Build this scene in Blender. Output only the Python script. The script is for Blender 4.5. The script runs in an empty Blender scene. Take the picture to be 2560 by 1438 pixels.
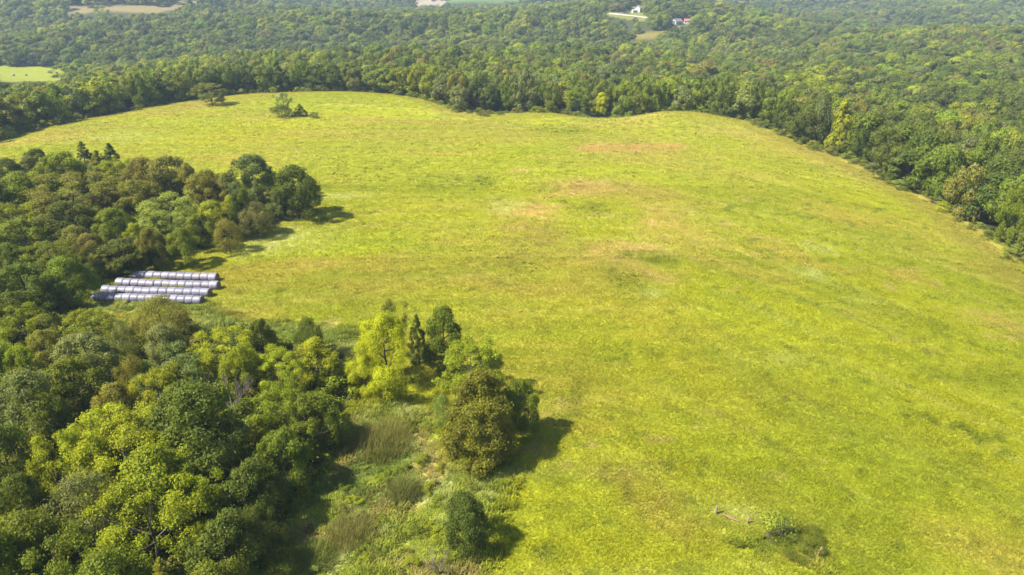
import bpy, bmesh, math, random
import numpy as np
from mathutils import Vector, Matrix

S = bpy.context.scene
COL = S.collection
R = math.radians
rng = np.random.default_rng(7)

# ------------------------------------------------------------------ camera, sky, sun, exposure
CAM_Z, PITCH, FPX = 48.0, R(24.3), 1707.0
cam_data = bpy.data.cameras.new('camera')
cam_data.sensor_width = 36.0
cam_data.lens = 36.0 * FPX / 2560.0
cam_data.clip_start, cam_data.clip_end = 0.5, 30000.0
cam = bpy.data.objects.new('camera', cam_data)
COL.objects.link(cam)
cam.location = (0, 0, CAM_Z)
cam.rotation_euler = (math.pi / 2 - PITCH, 0, 0)
S.camera = cam

SUN_EL = R(50.0)
SUN_DIR = Vector((-0.94, -0.33, 0)).normalized()          # horizontal direction towards the sun
world = bpy.data.worlds.new('World'); S.world = world; world.use_nodes = True
wn = world.node_tree
bg = wn.nodes['Background']; bg.inputs['Strength'].default_value = 0.092
sky = wn.nodes.new('ShaderNodeTexSky'); sky.sky_type = 'NISHITA'; sky.sun_disc = False
sky.sun_elevation = SUN_EL
sky.sun_rotation = math.atan2(SUN_DIR.x, SUN_DIR.y)
sky.air_density = 1.0; sky.dust_density = 1.2; sky.ozone_density = 1.0
wn.links.new(sky.outputs[0], bg.inputs[0])
sun_data = bpy.data.lights.new('sun', 'SUN'); sun_data.energy = 5.0; sun_data.angle = R(0.53)
sun_data.color = (1.0, 0.92, 0.74)
sun = bpy.data.objects.new('sun', sun_data); COL.objects.link(sun)
sun.rotation_euler = Vector((-SUN_DIR.x * math.cos(SUN_EL), -SUN_DIR.y * math.cos(SUN_EL), -math.sin(SUN_EL))).to_track_quat('-Z', 'Y').to_euler()
sun.location = (-60, 10, 90)
S.view_settings.view_transform = 'Standard'; S.view_settings.look = 'None'
S.view_settings.gamma = 1.0; S.view_settings.exposure = 1.42
S.view_settings.use_curve_mapping = False
cy = S.cycles
cy.use_denoising = True
cy.max_bounces = 6; cy.diffuse_bounces = 3; cy.glossy_bounces = 2; cy.transmission_bounces = 4
cy.volume_bounces = 1; cy.transparent_max_bounces = 8

HAZE_DENSITY = 0.00014

# ------------------------------------------------------------------ helpers
def srgb(r, g, b):
    f = lambda c: c / 12.92 if c <= 0.04045 else ((c + 0.055) / 1.055) ** 2.4
    return (f(r), f(g), f(b))

def fade(t): return t * t * (3 - 2 * t)

def vnoise(x, y, seed=0):
    """Value noise in 0..1 on numpy arrays."""
    xi = np.floor(x).astype(np.int64); yi = np.floor(y).astype(np.int64)
    fx = fade(x - xi); fy = fade(y - yi)
    def h(a, b):
        n = (a * 374761393 + b * 668265263 + seed * 974634777) & 0xffffffff
        n = ((n ^ (n >> 13)) * 1274126177) & 0xffffffff
        return ((n ^ (n >> 16)) & 0xffff) / 65535.0
    return (h(xi, yi) * (1 - fx) + h(xi + 1, yi) * fx) * (1 - fy) + (h(xi, yi + 1) * (1 - fx) + h(xi + 1, yi + 1) * fx) * fy

def fbm(x, y, seed=0, octv=4):
    s = 0.0; a = 0.5; t = 0.0
    for k in range(octv):
        s = s + a * vnoise(x * 2 ** k + 17.3 * k, y * 2 ** k - 9.1 * k, seed + k); t += a; a *= 0.5
    return s / t

def smooth(a, b, x):
    t = np.clip((x - a) / (b - a), 0, 1)
    return t * t * (3 - 2 * t)

def mixc(c, k, w):
    w = np.asarray(w)[..., None]
    return c * (1 - w) + np.asarray(k) * w

CP, SP = math.cos(PITCH), math.sin(PITCH)
def pix_dir(px, py):
    """World direction of a photograph pixel (2560 x 1438)."""
    u = (px - 1280) / FPX; v = (719 - py) / FPX
    return np.array([u, CP + v * SP, v * CP - SP])

def flat_at(px, py, z=0.0):
    d = pix_dir(px, py)
    t = (z - CAM_Z) / d[2]
    return (d[0] * t, d[1] * t)

def project(x, y, z):
    """World -> photograph pixel (arrays)."""
    f = y * CP - (z - CAM_Z) * SP
    up = y * SP + (z - CAM_Z) * CP
    f = np.where(f < 1e-3, 1e-3, f)
    return 1280 + FPX * x / f, 719 - FPX * up / f

def in_poly(px, py, poly):
    px = np.asarray(px, float); py = np.asarray(py, float)
    c = np.zeros(px.shape, bool)
    n = len(poly)
    for i in range(n):
        x0, y0 = poly[i]; x1, y1 = poly[(i + 1) % n]
        cond = ((y0 > py) != (y1 > py))
        with np.errstate(divide='ignore', invalid='ignore'):
            xx = (x1 - x0) * (py - y0) / ((y1 - y0) if y1 != y0 else 1e-9) + x0
        c ^= cond & (px < xx)
    return c

def seg_dist(x, y, pts, closed=True):
    d = np.full(np.shape(x), 1e9)
    n = len(pts)
    for i in range(n if closed else n - 1):
        x0, y0 = pts[i]; x1, y1 = pts[(i + 1) % n]
        dx, dy = x1 - x0, y1 - y0
        t = np.clip(((x - x0) * dx + (y - y0) * dy) / (dx * dx + dy * dy + 1e-9), 0, 1)
        d = np.minimum(d, np.hypot(x - x0 - t * dx, y - y0 - t * dy))
    return d

# ------------------------------------------------------------------ lie of the land
EDGE_PX = [(-900, 640), (-300, 425), (-120, 372), (0, 334), (70, 316), (150, 299), (300, 271), (440, 247), (560, 232), (650, 227), (720, 224),
           (860, 222), (960, 227), (1060, 246), (1130, 268), (1210, 275), (1330, 271), (1430, 268), (1480, 283), (1530, 288),
           (1590, 281), (1640, 275), (1740, 281), (1840, 297), (1960, 332), (2100, 386), (2220, 442), (2330, 497),
           (2420, 552), (2500, 612), (2560, 654), (2700, 760), (3000, 1000)]
MEADOW = [flat_at(*p) for p in EDGE_PX] + [(90, 20), (60, -60), (-200, -60), (-240, 60)]

def hump(x, y, cx, cy_, sx, sy, a):
    return a * np.exp(-((x - cx) / sx) ** 2 - ((y - cy_) / sy) ** 2)

def meadow_sd(x, y):
    d = seg_dist(x, y, MEADOW)
    return np.where(in_poly(x, y, MEADOW), -d, d)          # negative inside the meadow

def height(x, y):
    x = np.asarray(x, float); y = np.asarray(y, float)
    sd = meadow_sd(x, y)
    r = np.hypot(x, y)
    # gentle folds of the hayfield
    z = hump(x, y, -85, 285, 70, 60, 1.6) + hump(x, y, 20, 262, 26, 16, 1.2) + hump(x, y, 62, 262, 32, 26, 3.2)
    z = z - hump(x, y, 38, 282, 16, 16, 4.4) - hump(x, y, -38, 272, 36, 12, 3.2) - hump(x, y, 18, 245, 18, 14, 1.0)
    z = z + 0.9 * (fbm(x / 60, y / 60, 3, 2) - 0.5) + 0.22 * (fbm(x / 7, y / 7, 5, 2) - 0.5)
    z = z - hump(x, y, -22, 52, 26, 22, 1.6)                # the draw below the thicket
    near = 1 - smooth(20, 160, sd)
    # the land falls away past the edge of the meadow
    drop = np.where(sd > -45, 0.0010 * (np.clip(sd, -45, 20) + 45) ** 2, 0.0)
    drop = drop + np.where(sd > 20, (sd - 20) * 0.13, 0.0)
    drop = np.where(sd > -45, drop, 0.0)
    valley = np.interp(r, [0, 250, 430, 560, 760, 1000, 1300, 1700, 2300, 3200, 9000],
                       [-9, -11, -14, -16, -15, -12, -8, -4, 8, 24, 30])
    valley = valley + (fbm(x / 260 + 4.2, y / 210 + 1.7, 11, 2) - 0.5) * np.interp(r, [0, 300, 700, 1500, 3000], [0, 14, 44, 58, 70])
    # house ridge, left hill, right hollow
    valley = valley + hump(x, y, 190, 960, 170, 150, 17) - hump(x, y, 640, 1050, 260, 260, 10)
    valley = valley + hump(x, y, -640, 1120, 330, 210, 16) - hump(x, y, -330, 480, 120, 90, 1)
    valley = valley + hump(x, y, -190, 1500, 260, 150, 16)
    w = smooth(2, 120, sd)
    return (z - np.minimum(drop, 16)) * (1 - w) + valley * w

def at(px, py, H=0.0):
    """Where the ray of a photograph pixel meets the land raised by H."""
    d = pix_dir(px, py)
    t = np.concatenate([np.arange(20, 420, 0.5), np.arange(420, 3600, 4.0)])
    z = CAM_Z + d[2] * t
    hh = height(d[0] * t, d[1] * t) + H
    k = np.argmax(z < hh) if np.any(z < hh) else len(t) - 1
    k = max(k, 1)
    a0 = z[k - 1] - hh[k - 1]; a1 = z[k] - hh[k]
    f = a0 / (a0 - a1) if a0 != a1 else 0
    tt = t[k - 1] + f * (t[k] - t[k - 1])
    x, y = d[0] * tt, d[1] * tt
    return float(x), float(y), float(height(np.array([x]), np.array([y]))[0])

# clearings, seen in the photograph (pixel outline, colour)
CLEAR = {
    'hay':   ([(-60, 163), (60, 164), (165, 168), (168, 184), (160, 199), (40, 201), (-60, 199)], srgb(0.68, 0.72, 0.24)),
    'tan':   ([(138, 19), (330, 16), (450, 14), (450, 21), (410, 28), (345, 31), (290, 27), (190, 29), (150, 25)], srgb(0.66, 0.60, 0.40)),
    'tan2':  ([(430, 3), (560, 0), (560, 5), (440, 9)], srgb(0.64, 0.60, 0.42)),
    'bare':  ([(1020, 2), (1112, 2), (1112, 11), (1040, 11)], srgb(0.72, 0.68, 0.60)),
    'crop':  ([(1115, -6), (1310, -6), (1290, 3), (1180, 5), (1120, 4)], srgb(0.46, 0.56, 0.32)),
    'slope': ([(1572, 88), (1655, 76), (1668, 79), (1640, 92), (1600, 96), (1578, 98)], srgb(0.62, 0.58, 0.30)),
    'yard':  ([(1500, 31), (1545, 33), (1560, 37), (1600, 38), (1624, 41), (1616, 50), (1590, 50), (1560, 44), (1500, 38)], srgb(0.60, 0.62, 0.28)),
    'house': ([(1584, 15), (1606, 15), (1606, 33), (1576, 34), (1578, 26)], srgb(0.60, 0.62, 0.28)),
    'barn':  ([(1683, 52), (1740, 52), (1738, 63), (1700, 64), (1684, 66)], srgb(0.55, 0.56, 0.30)),
    'glade': ([(1838, 141), (1880, 144), (1916, 150), (1900, 155), (1845, 150)], srgb(0.52, 0.60, 0.18)),
}
# pale and tan and green patches in the meadow (pixel centre, half width, half height, kind, strength)
PATCH = [(1340, 527, 70, 14, 'tan', 1.0), (1450, 462, 75, 14, 'tan', .8), (1480, 475, 50, 9, 'tan', .9), (1660, 553, 62, 26, 'tan', .9),
         (1545, 645, 62, 26, 'tan', .95), (1645, 695, 34, 20, 'tan', .8), (1600, 625, 40, 14, 'tan', .7), (1600, 366, 60, 8, 'red', .9),
         (1490, 368, 40, 7, 'red', .8), (1660, 362, 30, 6, 'red', .5), (1330, 575, 60, 16, 'brown', .6), (1300, 600, 70, 14, 'brown', .4),
         (1420, 462, 60, 12, 'brown', .8), (1310, 424, 30, 6, 'tan', .6), (1370, 490, 30, 5, 'tan', .7), (1265, 510, 30, 14, 'pale', .7),
         (1060, 298, 90, 7, 'red', .9), (980, 292, 90, 5, 'tan', .9), (1110, 288, 60, 5, 'tan', .7), (880, 296, 70, 3, 'tan', .8),
         (440, 272, 80, 7, 'brown', .8), (360, 288, 70, 5, 'brown', .7), (520, 262, 40, 6, 'brown', .8), (1530, 315, 90, 5, 'brown', .6),
         (1400, 322, 70, 7, 'green', .9), (1590, 300, 60, 4, 'tan', .7), (2255, 676, 40, 12, 'red', .8), (2040, 620, 30, 10, 'pale', .5),
         (2020, 690, 34, 18, 'pale', .7), (2150, 760, 40, 8, 'pale', .5), (1600, 640, 55, 10, 'green', 1.), (1660, 655, 30, 7, 'green', 1.),
         (1560, 705, 50, 26, 'green', .9), (1620, 735, 26, 12, 'pale', .6), (1310, 660, 40, 20, 'green', .7), (1470, 520, 36, 12, 'green', .8),
         (1205, 446, 24, 10, 'green', .9), (1100, 455, 70, 14, 'green', .5), (1210, 455, 20, 8, 'green', .9), (1625, 880, 24, 14, 'green', .7),
         (1452, 975, 18, 22, 'dark', .9), (1438, 1015, 16, 24, 'dark', .9), (1408, 1050, 24, 14, 'dark', .8), (1400, 620, 110, 26, 'brown', .5), (1240, 560, 110, 18, 'brown', .45), (1560, 480, 90, 16, 'brown', .4), (1720, 600, 90, 20, 'tan', .4), (1180, 320, 120, 8, 'brown', .5), (1850, 440, 120, 14, 'brown', .3), (880, 440, 120, 24, 'green', .35), (690, 590, 110, 24, 'pale', .8), (850, 490, 60, 8, 'pale', .6),
         (520, 795, 90, 26, 'pale', .55), (750, 830, 120, 14, 'pale', .8), (760, 655, 60, 12, 'tan', .35), (640, 620, 60, 14, 'pale', .5),
         (2330, 470, 70, 30, 'tan', .6), (2200, 415, 90, 24, 'tan', .55), (2440, 560, 60, 40, 'tan', .5), (2060, 370, 110, 16, 'tan', .6),
         (1900, 330, 110, 10, 'tan', .6), (1750, 292, 90, 5, 'brown', .7), (100, 320, 120, 7, 'brown', .5), (60, 345, 90, 8, 'tan', .4),
         (2080, 1340, 90, 30, 'green', .6), (1840, 1300, 70, 24, 'pale', .5), (1750, 1280, 50, 16, 'green', .6), (1545, 1180, 120, 20, 'brown', .35),
         (1620, 1260, 80, 60, 'brown', .4), (1700, 1330, 60, 40, 'brown', .35), (2250, 820, 120, 16, 'green', .4), (2420, 940, 120, 14, 'green', .6),
         (2500, 790, 60, 16, 'tan', .5), (1950, 900, 60, 14, 'pale', .5), (900, 560, 120, 10, 'brown', .3), (1180, 350, 160, 10, 'brown', .4),
         (1120, 380, 90, 6, 'red', .35), (700, 320, 160, 8, 'yellow', .6), (560, 350, 160, 14, 'yellow', .6), (330, 345, 90, 8, 'pale', .5),
         (1300, 700, 200, 40, 'brown', .25), (1850, 1010, 200, 60, 'brown', .2), (1500, 800, 200, 40, 'yellow', .35), (1650, 930, 120, 30, 'yellow', .3)]
KINDC = {'dark': (0.125, 0.130, 0.018), 'tan': (0.36, 0.265, 0.085), 'red': (0.34, 0.19, 0.08), 'brown': (0.235, 0.180, 0.045), 'pale': (0.31, 0.33, 0.10),
         'green': (0.118, 0.142, 0.010), 'yellow': (0.27, 0.265, 0.012)}
# the weedy draw between the thicket and the mown field
DRAW = [flat_at(*p) for p in [(860, 1010), (1000, 985), (1110, 1010), (1140, 1140), (1250, 1150), (1330, 1120), (1300, 1200), (1270, 1300), (1250, 1440), (1240, 1620), (560, 1620),
                              (600, 1440), (700, 1240), (830, 1120)]]
VERGE = [flat_at(*p) for p in [(420, 700), (560, 770), (640, 800), (860, 815), (930, 830), (900, 1000), (560, 900), (440, 800), (200, 790), (180, 760), (250, 690)]]

BRUSH = [flat_at(*p) for p in [(1690, 1278), (1760, 1258), (1880, 1300), (1990, 1335), (2100, 1392), (2080, 1440), (1980, 1420), (1880, 1385), (1780, 1335)]]
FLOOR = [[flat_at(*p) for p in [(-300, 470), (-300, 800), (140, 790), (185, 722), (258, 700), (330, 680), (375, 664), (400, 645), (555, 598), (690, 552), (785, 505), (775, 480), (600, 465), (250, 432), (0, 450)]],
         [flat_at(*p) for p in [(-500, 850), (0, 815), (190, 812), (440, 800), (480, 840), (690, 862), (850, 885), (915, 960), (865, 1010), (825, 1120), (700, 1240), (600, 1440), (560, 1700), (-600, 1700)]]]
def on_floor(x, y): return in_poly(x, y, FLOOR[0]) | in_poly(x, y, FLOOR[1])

PB = [(k, [flat_at(cx, cy_), flat_at(cx + hw, cy_), flat_at(cx, cy_ - min(hh, 60)), ], s) for cx, cy_, hw, hh, k, s in PATCH]

def land_colour(x, y, z):
    """Base colour of what grows on the land, N x 3 (pigment only)."""
    n = len(x)
    sd = meadow_sd(x, y)
    c = np.tile(np.array((0.234, 0.252, 0.0120)), (n, 1))
    # mown hay: lusher and drier swathes following the edge of the field
    wb = smooth(5, 48, x - .12 * (y - 120))                    # the mower turned here
    def lay(k, lu, lv, oct_=3):
        a = fbm((x + .06 * y) / lu + k, (y - .06 * x) / lv, 20 + int(k), oct_)
        b = fbm((.64 * x - .77 * y) / lu + k, (.77 * x + .64 * y + 2.5 * np.sin(y / 31)) / lv, 60 + int(k), oct_)
        return a * (1 - wb) + b * wb
    c = mixc(c, (0.265, 0.280, 0.014), smooth(.42, .72, fbm(x / 34, y / 44, 21, 3)) * .8)
    c = mixc(c, (0.190, 0.222, 0.012), smooth(.46, .74, fbm(x / 30 + 9, y / 40, 22, 3)) * .6)
    c = mixc(c, (0.262, 0.225, 0.036), smooth(.46, .74, lay(3, 34, 13, 4)) * .75)
    c = mixc(c, (0.300, 0.298, 0.060), smooth(.56, .76, lay(5, 44, 1.7)) * (.35 + .2 * wb))
    c = mixc(c, (0.160, 0.180, 0.014), smooth(.57, .76, lay(8, 46, 1.2)) * (.4 + .25 * wb))
    c = mixc(c, (0.180, 0.215, 0.014), smooth(.50, .66, lay(11, 9, 2.2)) * .5)
    c = mixc(c, (0.080, 0.110, 0.012), smooth(.70, .80, fbm(x / 1.7 + 7, y / 1.9, 25, 3)) * .7)
    c = mixc(c, (0.30, 0.24, 0.085), smooth(.68, .80, fbm(x / 3.1 + 40, y / 2.3, 29, 3)) * .6 * smooth(.45, .65, fbm(x / 40, y / 30, 33, 2)))
    # drier away on the crest
    far = smooth(120, 300, y)
    c = mixc(c, (0.225, 0.212, 0.045), far * .42 * smooth(.3, .7, fbm(x / 40, y / 40, 26, 2)))
    # patches placed as seen
    wx = 9.0 * (fbm(x / 9, y / 9, 43, 3) - .5) * 2; wy = 9.0 * (fbm(x / 9 + 31, y / 9, 44, 3) - .5) * 2
    fine = smooth(.40, .60, fbm(x / 2.0, y / 1.5, 45, 3)) * smooth(.30, .55, fbm(x / 7, y / 4, 46, 2))
    for kind, (a, b, e), s in PB:
        hw = math.hypot(b[0] - a[0], b[1] - a[1]); hd = max(1.5, math.hypot(e[0] - a[0], e[1] - a[1]))
        q = ((x - a[0] + wx * min(1, hw / 10)) / hw) ** 2 + ((y - a[1] + wy * min(1, hd / 10)) / hd) ** 2
        w = s * np.clip(1.5 * np.exp(-q * .8), 0, 1) * (0.38 + 0.62 * fine)
        c = mixc(c, KINDC[kind], np.where(q < 6, w, 0))
    # rank growth by the thicket and in the draw
    dr = np.where(in_poly(x, y, DRAW), 1.0, 0.0) * smooth(0, 2.5, seg_dist(x, y, DRAW))
    dc = np.tile(np.array((0.205, 0.240, 0.032)), (n, 1))
    dc = mixc(dc, (0.25, 0.22, 0.070), smooth(.52, .74, fbm(x / 5, y / 5, 51, 3)))
    dc = mixc(dc, (0.27, 0.30, 0.10), smooth(.55, .75, fbm(x / 3.3 + 5, y / 3.3, 52, 3)) * .8)
    dc = mixc(dc, (0.10, 0.145, 0.026), smooth(.58, .75, fbm(x / 4 + 9, y / 4, 53, 3)) * .8)
    c = c * (1 - dr[:, None]) + dc * dr[:, None]
    br = np.where(in_poly(x, y, BRUSH), 1.0, 0.0) * smooth(0, 1.2, seg_dist(x, y, BRUSH))
    c = c * (1 - br[:, None] * .8) + dc * np.array((.92, .85, .6)) * br[:, None] * .8
    ve = np.where(in_poly(x, y, VERGE), 1.0, 0.0) * smooth(0, 3, seg_dist(x, y, VERGE))
    vc = mixc(np.tile(np.array((0.16, 0.20, 0.035)), (n, 1)), (0.24, 0.27, 0.075), smooth(.4, .7, fbm(x / 4, y / 4, 54, 3)))
    c = c * (1 - ve[:, None]) + vc * ve[:, None]
    # weedy fringe along the edge, leaf litter and shade plants under the woods
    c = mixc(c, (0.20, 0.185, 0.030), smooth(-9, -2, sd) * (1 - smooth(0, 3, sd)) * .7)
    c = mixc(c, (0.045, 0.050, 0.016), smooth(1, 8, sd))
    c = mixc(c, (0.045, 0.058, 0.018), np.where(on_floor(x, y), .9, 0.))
    # clearings in the woods
    px, py = project(x, y, z)
    for key, (poly, col) in CLEAR.items():
        m = in_poly(px, py, expand(poly)) & (sd > 20)
        v_ = 0.9 + 0.2 * fbm(x / 12, y / 12, 61, 3)
        c = np.where(m[:, None], np.array(col) * 0.42 * v_[:, None], c)
    return c

def expand(poly):
    cx = sum(p[0] for p in poly) / len(poly); cy_ = sum(p[1] for p in poly) / len(poly)
    return [(cx + (x - cx) * 1.04 + math.copysign(2, x - cx), cy_ + (y - cy_) * 1.05 + math.copysign(3, y - cy_)) for x, y in poly]

# ------------------------------------------------------------------ materials
def new_mat(name):
    m = bpy.data.materials.new(name); m.use_nodes = True
    nt = m.node_tree; nt.nodes.clear()
    out = nt.nodes.new('ShaderNodeOutputMaterial')
    return m, nt, out

def N(nt, typ, **kw):
    n = nt.nodes.new(typ)
    for k, v in kw.items():
        if k in n.inputs: n.inputs[k].default_value = v
        else: setattr(n, k, v)
    return n

def tint_attr(nt):
    a = nt.nodes.new('ShaderNodeAttribute'); a.attribute_type = 'INSTANCER'; a.attribute_name = 'tint'
    return a

def vmul(nt, a, b):
    m = nt.nodes.new('ShaderNodeVectorMath'); m.operation = 'MULTIPLY'
    nt.links.new(a, m.inputs[0]); nt.links.new(b, m.inputs[1]); return m.outputs[0]

def leaf_mat(name, trans=0.40, rough=0.5, spec=0.12):
    m, nt, out = new_mat(name)
    t = tint_attr(nt)
    lf = N(nt, 'ShaderNodeAttribute', attribute_name='shade')        # per-leaf pigment variation
    col = vmul(nt, t.outputs['Vector'], lf.outputs['Vector'])
    p = N(nt, 'ShaderNodeBsdfPrincipled', Roughness=rough)
    p.inputs['Specular IOR Level'].default_value = spec
    nt.links.new(col, p.inputs['Base Color'])
    tr = N(nt, 'ShaderNodeBsdfTranslucent')
    mul = nt.nodes.new('ShaderNodeVectorMath'); mul.operation = 'MULTIPLY'; mul.inputs[1].default_value = (1.45, 1.35, 0.6)
    nt.links.new(col, mul.inputs[0]); nt.links.new(mul.outputs[0], tr.inputs['Color'])
    mx = N(nt, 'ShaderNodeMixShader', Fac=trans)
    nt.links.new(p.outputs[0], mx.inputs[1]); nt.links.new(tr.outputs[0], mx.inputs[2])
    nt.links.new(mx.outputs[0], out.inputs[0])
    return m

def plain_mat(name, col, rough=0.8, var=0.25, scale=3.0, bump=0.0):
    m, nt, out = new_mat(name)
    p = N(nt, 'ShaderNodeBsdfPrincipled', Roughness=rough)
    tc = N(nt, 'ShaderNodeTexCoord'); nz = N(nt, 'ShaderNodeTexNoise', Scale=scale, Detail=5.0)
    nt.links.new(tc.outputs['Object'], nz.inputs['Vector'])
    mr = N(nt, 'ShaderNodeMapRange'); mr.inputs['To Min'].default_value = 1 - var; mr.inputs['To Max'].default_value = 1 + var
    mr.inputs['From Min'].default_value = .3; mr.inputs['From Max'].default_value = .7
    nt.links.new(nz.outputs['Fac'], mr.inputs['Value'])
    mul = N(nt, 'ShaderNodeVectorMath', operation='SCALE'); mul.inputs[0].default_value = col
    nt.links.new(mr.outputs[0], mul.inputs['Scale']); nt.links.new(mul.outputs[0], p.inputs['Base Color'])
    if bump:
        b = N(nt, 'ShaderNodeBump', Strength=bump, Distance=0.1)
        nt.links.new(nz.outputs['Fac'], b.inputs['Height']); nt.links.new(b.outputs[0], p.inputs['Normal'])
    nt.links.new(p.outputs[0], out.inputs[0])
    return m

M_LEAF = leaf_mat('leaves')
M_GRASS = leaf_mat('grass_blades', trans=0.40, rough=0.7, spec=0.05)
M_BARK = plain_mat('bark', (0.055, 0.046, 0.038), 0.9, .4, 6, .5)
M_DEAD = plain_mat('dead_wood', (0.125, 0.105, 0.092), 0.85, .3, 6, .3)
M_WEATHER = plain_mat('weathered_wood', (0.20, 0.155, 0.125), 0.85, .35, 4, .3)
M_REDWOOD = plain_mat('rotting_wood', (0.23, 0.13, 0.085), 0.85, .35, 4, .3)
M_HAY = plain_mat('old_hay', (0.16, 0.105, 0.07), 0.95, .45, 8, .6)
M_WHITE = plain_mat('white_siding', (0.40, 0.41, 0.43), 0.6, .06, 1)
M_GREYROOF = plain_mat('grey_shingles', (0.30, 0.31, 0.36), 0.7, .15, 1)
M_DARKROOF = plain_mat('dark_shingles', (0.13, 0.12, 0.14), 0.7, .2, 1)
M_REDROOF = plain_mat('red_metal_roof', (0.34, 0.11, 0.09), 0.45, .15, 1)
M_GLASS = plain_mat('window_glass', (0.04, 0.05, 0.06), 0.15, .1, 1)
M_ROAD = plain_mat('pale_gravel', (0.36, 0.33, 0.28), 0.9, .15, .3)

def ground_material():
    m, nt, out = new_mat('land')
    a = N(nt, 'ShaderNodeAttribute', attribute_name='albedo')
    g = N(nt, 'ShaderNodeNewGeometry')
    n1 = N(nt, 'ShaderNodeTexNoise', Scale=1.3, Detail=6.0, Roughness=.65)
    n2 = N(nt, 'ShaderNodeTexNoise', Scale=0.28, Detail=5.0, Roughness=.6)
    for q in (n1, n2): nt.links.new(g.outputs['Position'], q.inputs['Vector'])
    mr = N(nt, 'ShaderNodeMapRange'); mr.inputs['From Min'].default_value = .3; mr.inputs['From Max'].default_value = .7
    mr.inputs['To Min'].default_value = .84; mr.inputs['To Max'].default_value = 1.14
    nt.links.new(n1.outputs['Fac'], mr.inputs['Value'])
    mr2 = N(nt, 'ShaderNodeMapRange'); mr2.inputs['From Min'].default_value = .3; mr2.inputs['From Max'].default_value = .7
    mr2.inputs['To Min'].default_value = .84; mr2.inputs['To Max'].default_value = 1.14
    nt.links.new(n2.outputs['Fac'], mr2.inputs['Value'])
    mm = N(nt, 'ShaderNodeMath', operation='MULTIPLY')
    nt.links.new(mr.outputs[0], mm.inputs[0]); nt.links.new(mr2.outputs[0], mm.inputs[1])
    sc = N(nt, 'ShaderNodeVectorMath', operation='SCALE')
    nt.links.new(a.outputs['Vector'], sc.inputs[0]); nt.links.new(mm.outputs[0], sc.inputs['Scale'])
    p = N(nt, 'ShaderNodeBsdfPrincipled', Roughness=.9); p.inputs['Specular IOR Level'].default_value = .1
    b = N(nt, 'ShaderNodeBump', Strength=.45, Distance=.25)
    nt.links.new(n1.outputs['Fac'], b.inputs['Height']); nt.links.new(b.outputs[0], p.inputs['Normal'])
    nt.links.new(sc.outputs[0], p.inputs['Base Color']); nt.links.new(p.outputs[0], out.inputs[0])
    return m

# ------------------------------------------------------------------ mesh helpers
def mesh_np(name, verts, faces_n, loops, mat, smooth_=False):
    """Fast mesh: verts (N,3), faces of constant size faces_n, loops (F*faces_n)."""
    me = bpy.data.meshes.new(name)
    v = np.asarray(verts, np.float32); l = np.asarray(loops, np.int32).ravel()
    nf = len(l) // faces_n
    me.vertices.add(len(v)); me.vertices.foreach_set('co', v.ravel())
    me.loops.add(len(l)); me.loops.foreach_set('vertex_index', l)
    me.polygons.add(nf); me.polygons.foreach_set('loop_start', np.arange(0, len(l), faces_n, dtype=np.int32))
    if smooth_: me.polygons.foreach_set('use_smooth', np.ones(nf, bool))
    if mat: me.materials.append(mat)
    me.update(calc_edges=True)
    return me

def add_attr(me, name, typ, dom, arr):
    a = me.attributes.new(name, typ, dom)
    key = 'vector' if typ == 'FLOAT_VECTOR' else 'value'
    a.data.foreach_set(key, np.asarray(arr).ravel())
    return a

def link(name, me, parent=None, loc=None):
    o = bpy.data.objects.new(name, me); COL.objects.link(o)
    if parent is not None: o.parent = parent
    if loc is not None: o.location = loc
    return o

def tag(o, label=None, cat=None, group=None, kind=None):
    if label: o['label'] = label
    if cat: o['category'] = cat
    if group: o['group'] = group
    if kind: o['kind'] = kind
    return o

def empty(name, loc, rz=0.0):
    o = bpy.data.objects.new(name, None); COL.objects.link(o)
    o.empty_display_size = 0.5
    o.location = loc; o.rotation_euler = (0, 0, rz)
    return o

class MB:
    """Collects tubes and boxes into one mesh."""
    def __init__(s): s.v = []; s.f = []
    def tube(s, pts, rad, seg=5, cap=True):
        base = len(s.v)
        pts = [Vector(p) for p in pts]
        for i, p in enumerate(pts):
            d = (pts[min(i + 1, len(pts) - 1)] - pts[max(i - 1, 0)])
            d = d.normalized() if d.length > 1e-6 else Vector((0, 0, 1))
            a = d.orthogonal().normalized(); b = d.cross(a)
            for k in range(seg):
                t = 2 * math.pi * k / seg
                s.v.append(p + (a * math.cos(t) + b * math.sin(t)) * rad[i])
        for i in range(len(pts) - 1):
            for k in range(seg):
                q = base + i * seg; k2 = (k + 1) % seg
                s.f.append((q + k, q + k2, q + seg + k2, q + seg + k))
        if cap:
            s.f.append(tuple(base + k for k in reversed(range(seg))))
            s.f.append(tuple(base + (len(pts) - 1) * seg + k for k in range(seg)))
    def box(s, c, d, rz=0.0):
        base = len(s.v); cs, sn = math.cos(rz), math.sin(rz)
        for z in (-1, 1):
            for x, y in ((-1, -1), (1, -1), (1, 1), (-1, 1)):
                px, py = x * d[0] / 2, y * d[1] / 2
                s.v.append(Vector((c[0] + px * cs - py * sn, c[1] + px * sn + py * cs, c[2] + z * d[2] / 2)))
        for f in ((3, 2, 1, 0), (4, 5, 6, 7), (0, 1, 5, 4), (1, 2, 6, 5), (2, 3, 7, 6), (3, 0, 4, 7)):
            s.f.append(tuple(base + i for i in f))
    def poly(s, pts):
        base = len(s.v); s.v += [Vector(p) for p in pts]; s.f.append(tuple(range(base, base + len(pts))))
    def mesh(s, name, mat, smooth_=False):
        me = bpy.data.meshes.new(name); me.from_pydata([tuple(v) for v in s.v], [], s.f)
        if smooth_: me.polygons.foreach_set('use_smooth', np.ones(len(me.polygons), bool))
        me.materials.append(mat); me.update(); return me

# ------------------------------------------------------------------ trees: a unit tree stands 10 m tall
def unit(v): return v / (np.linalg.norm(v, axis=-1, keepdims=True) + 1e-9)

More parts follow.
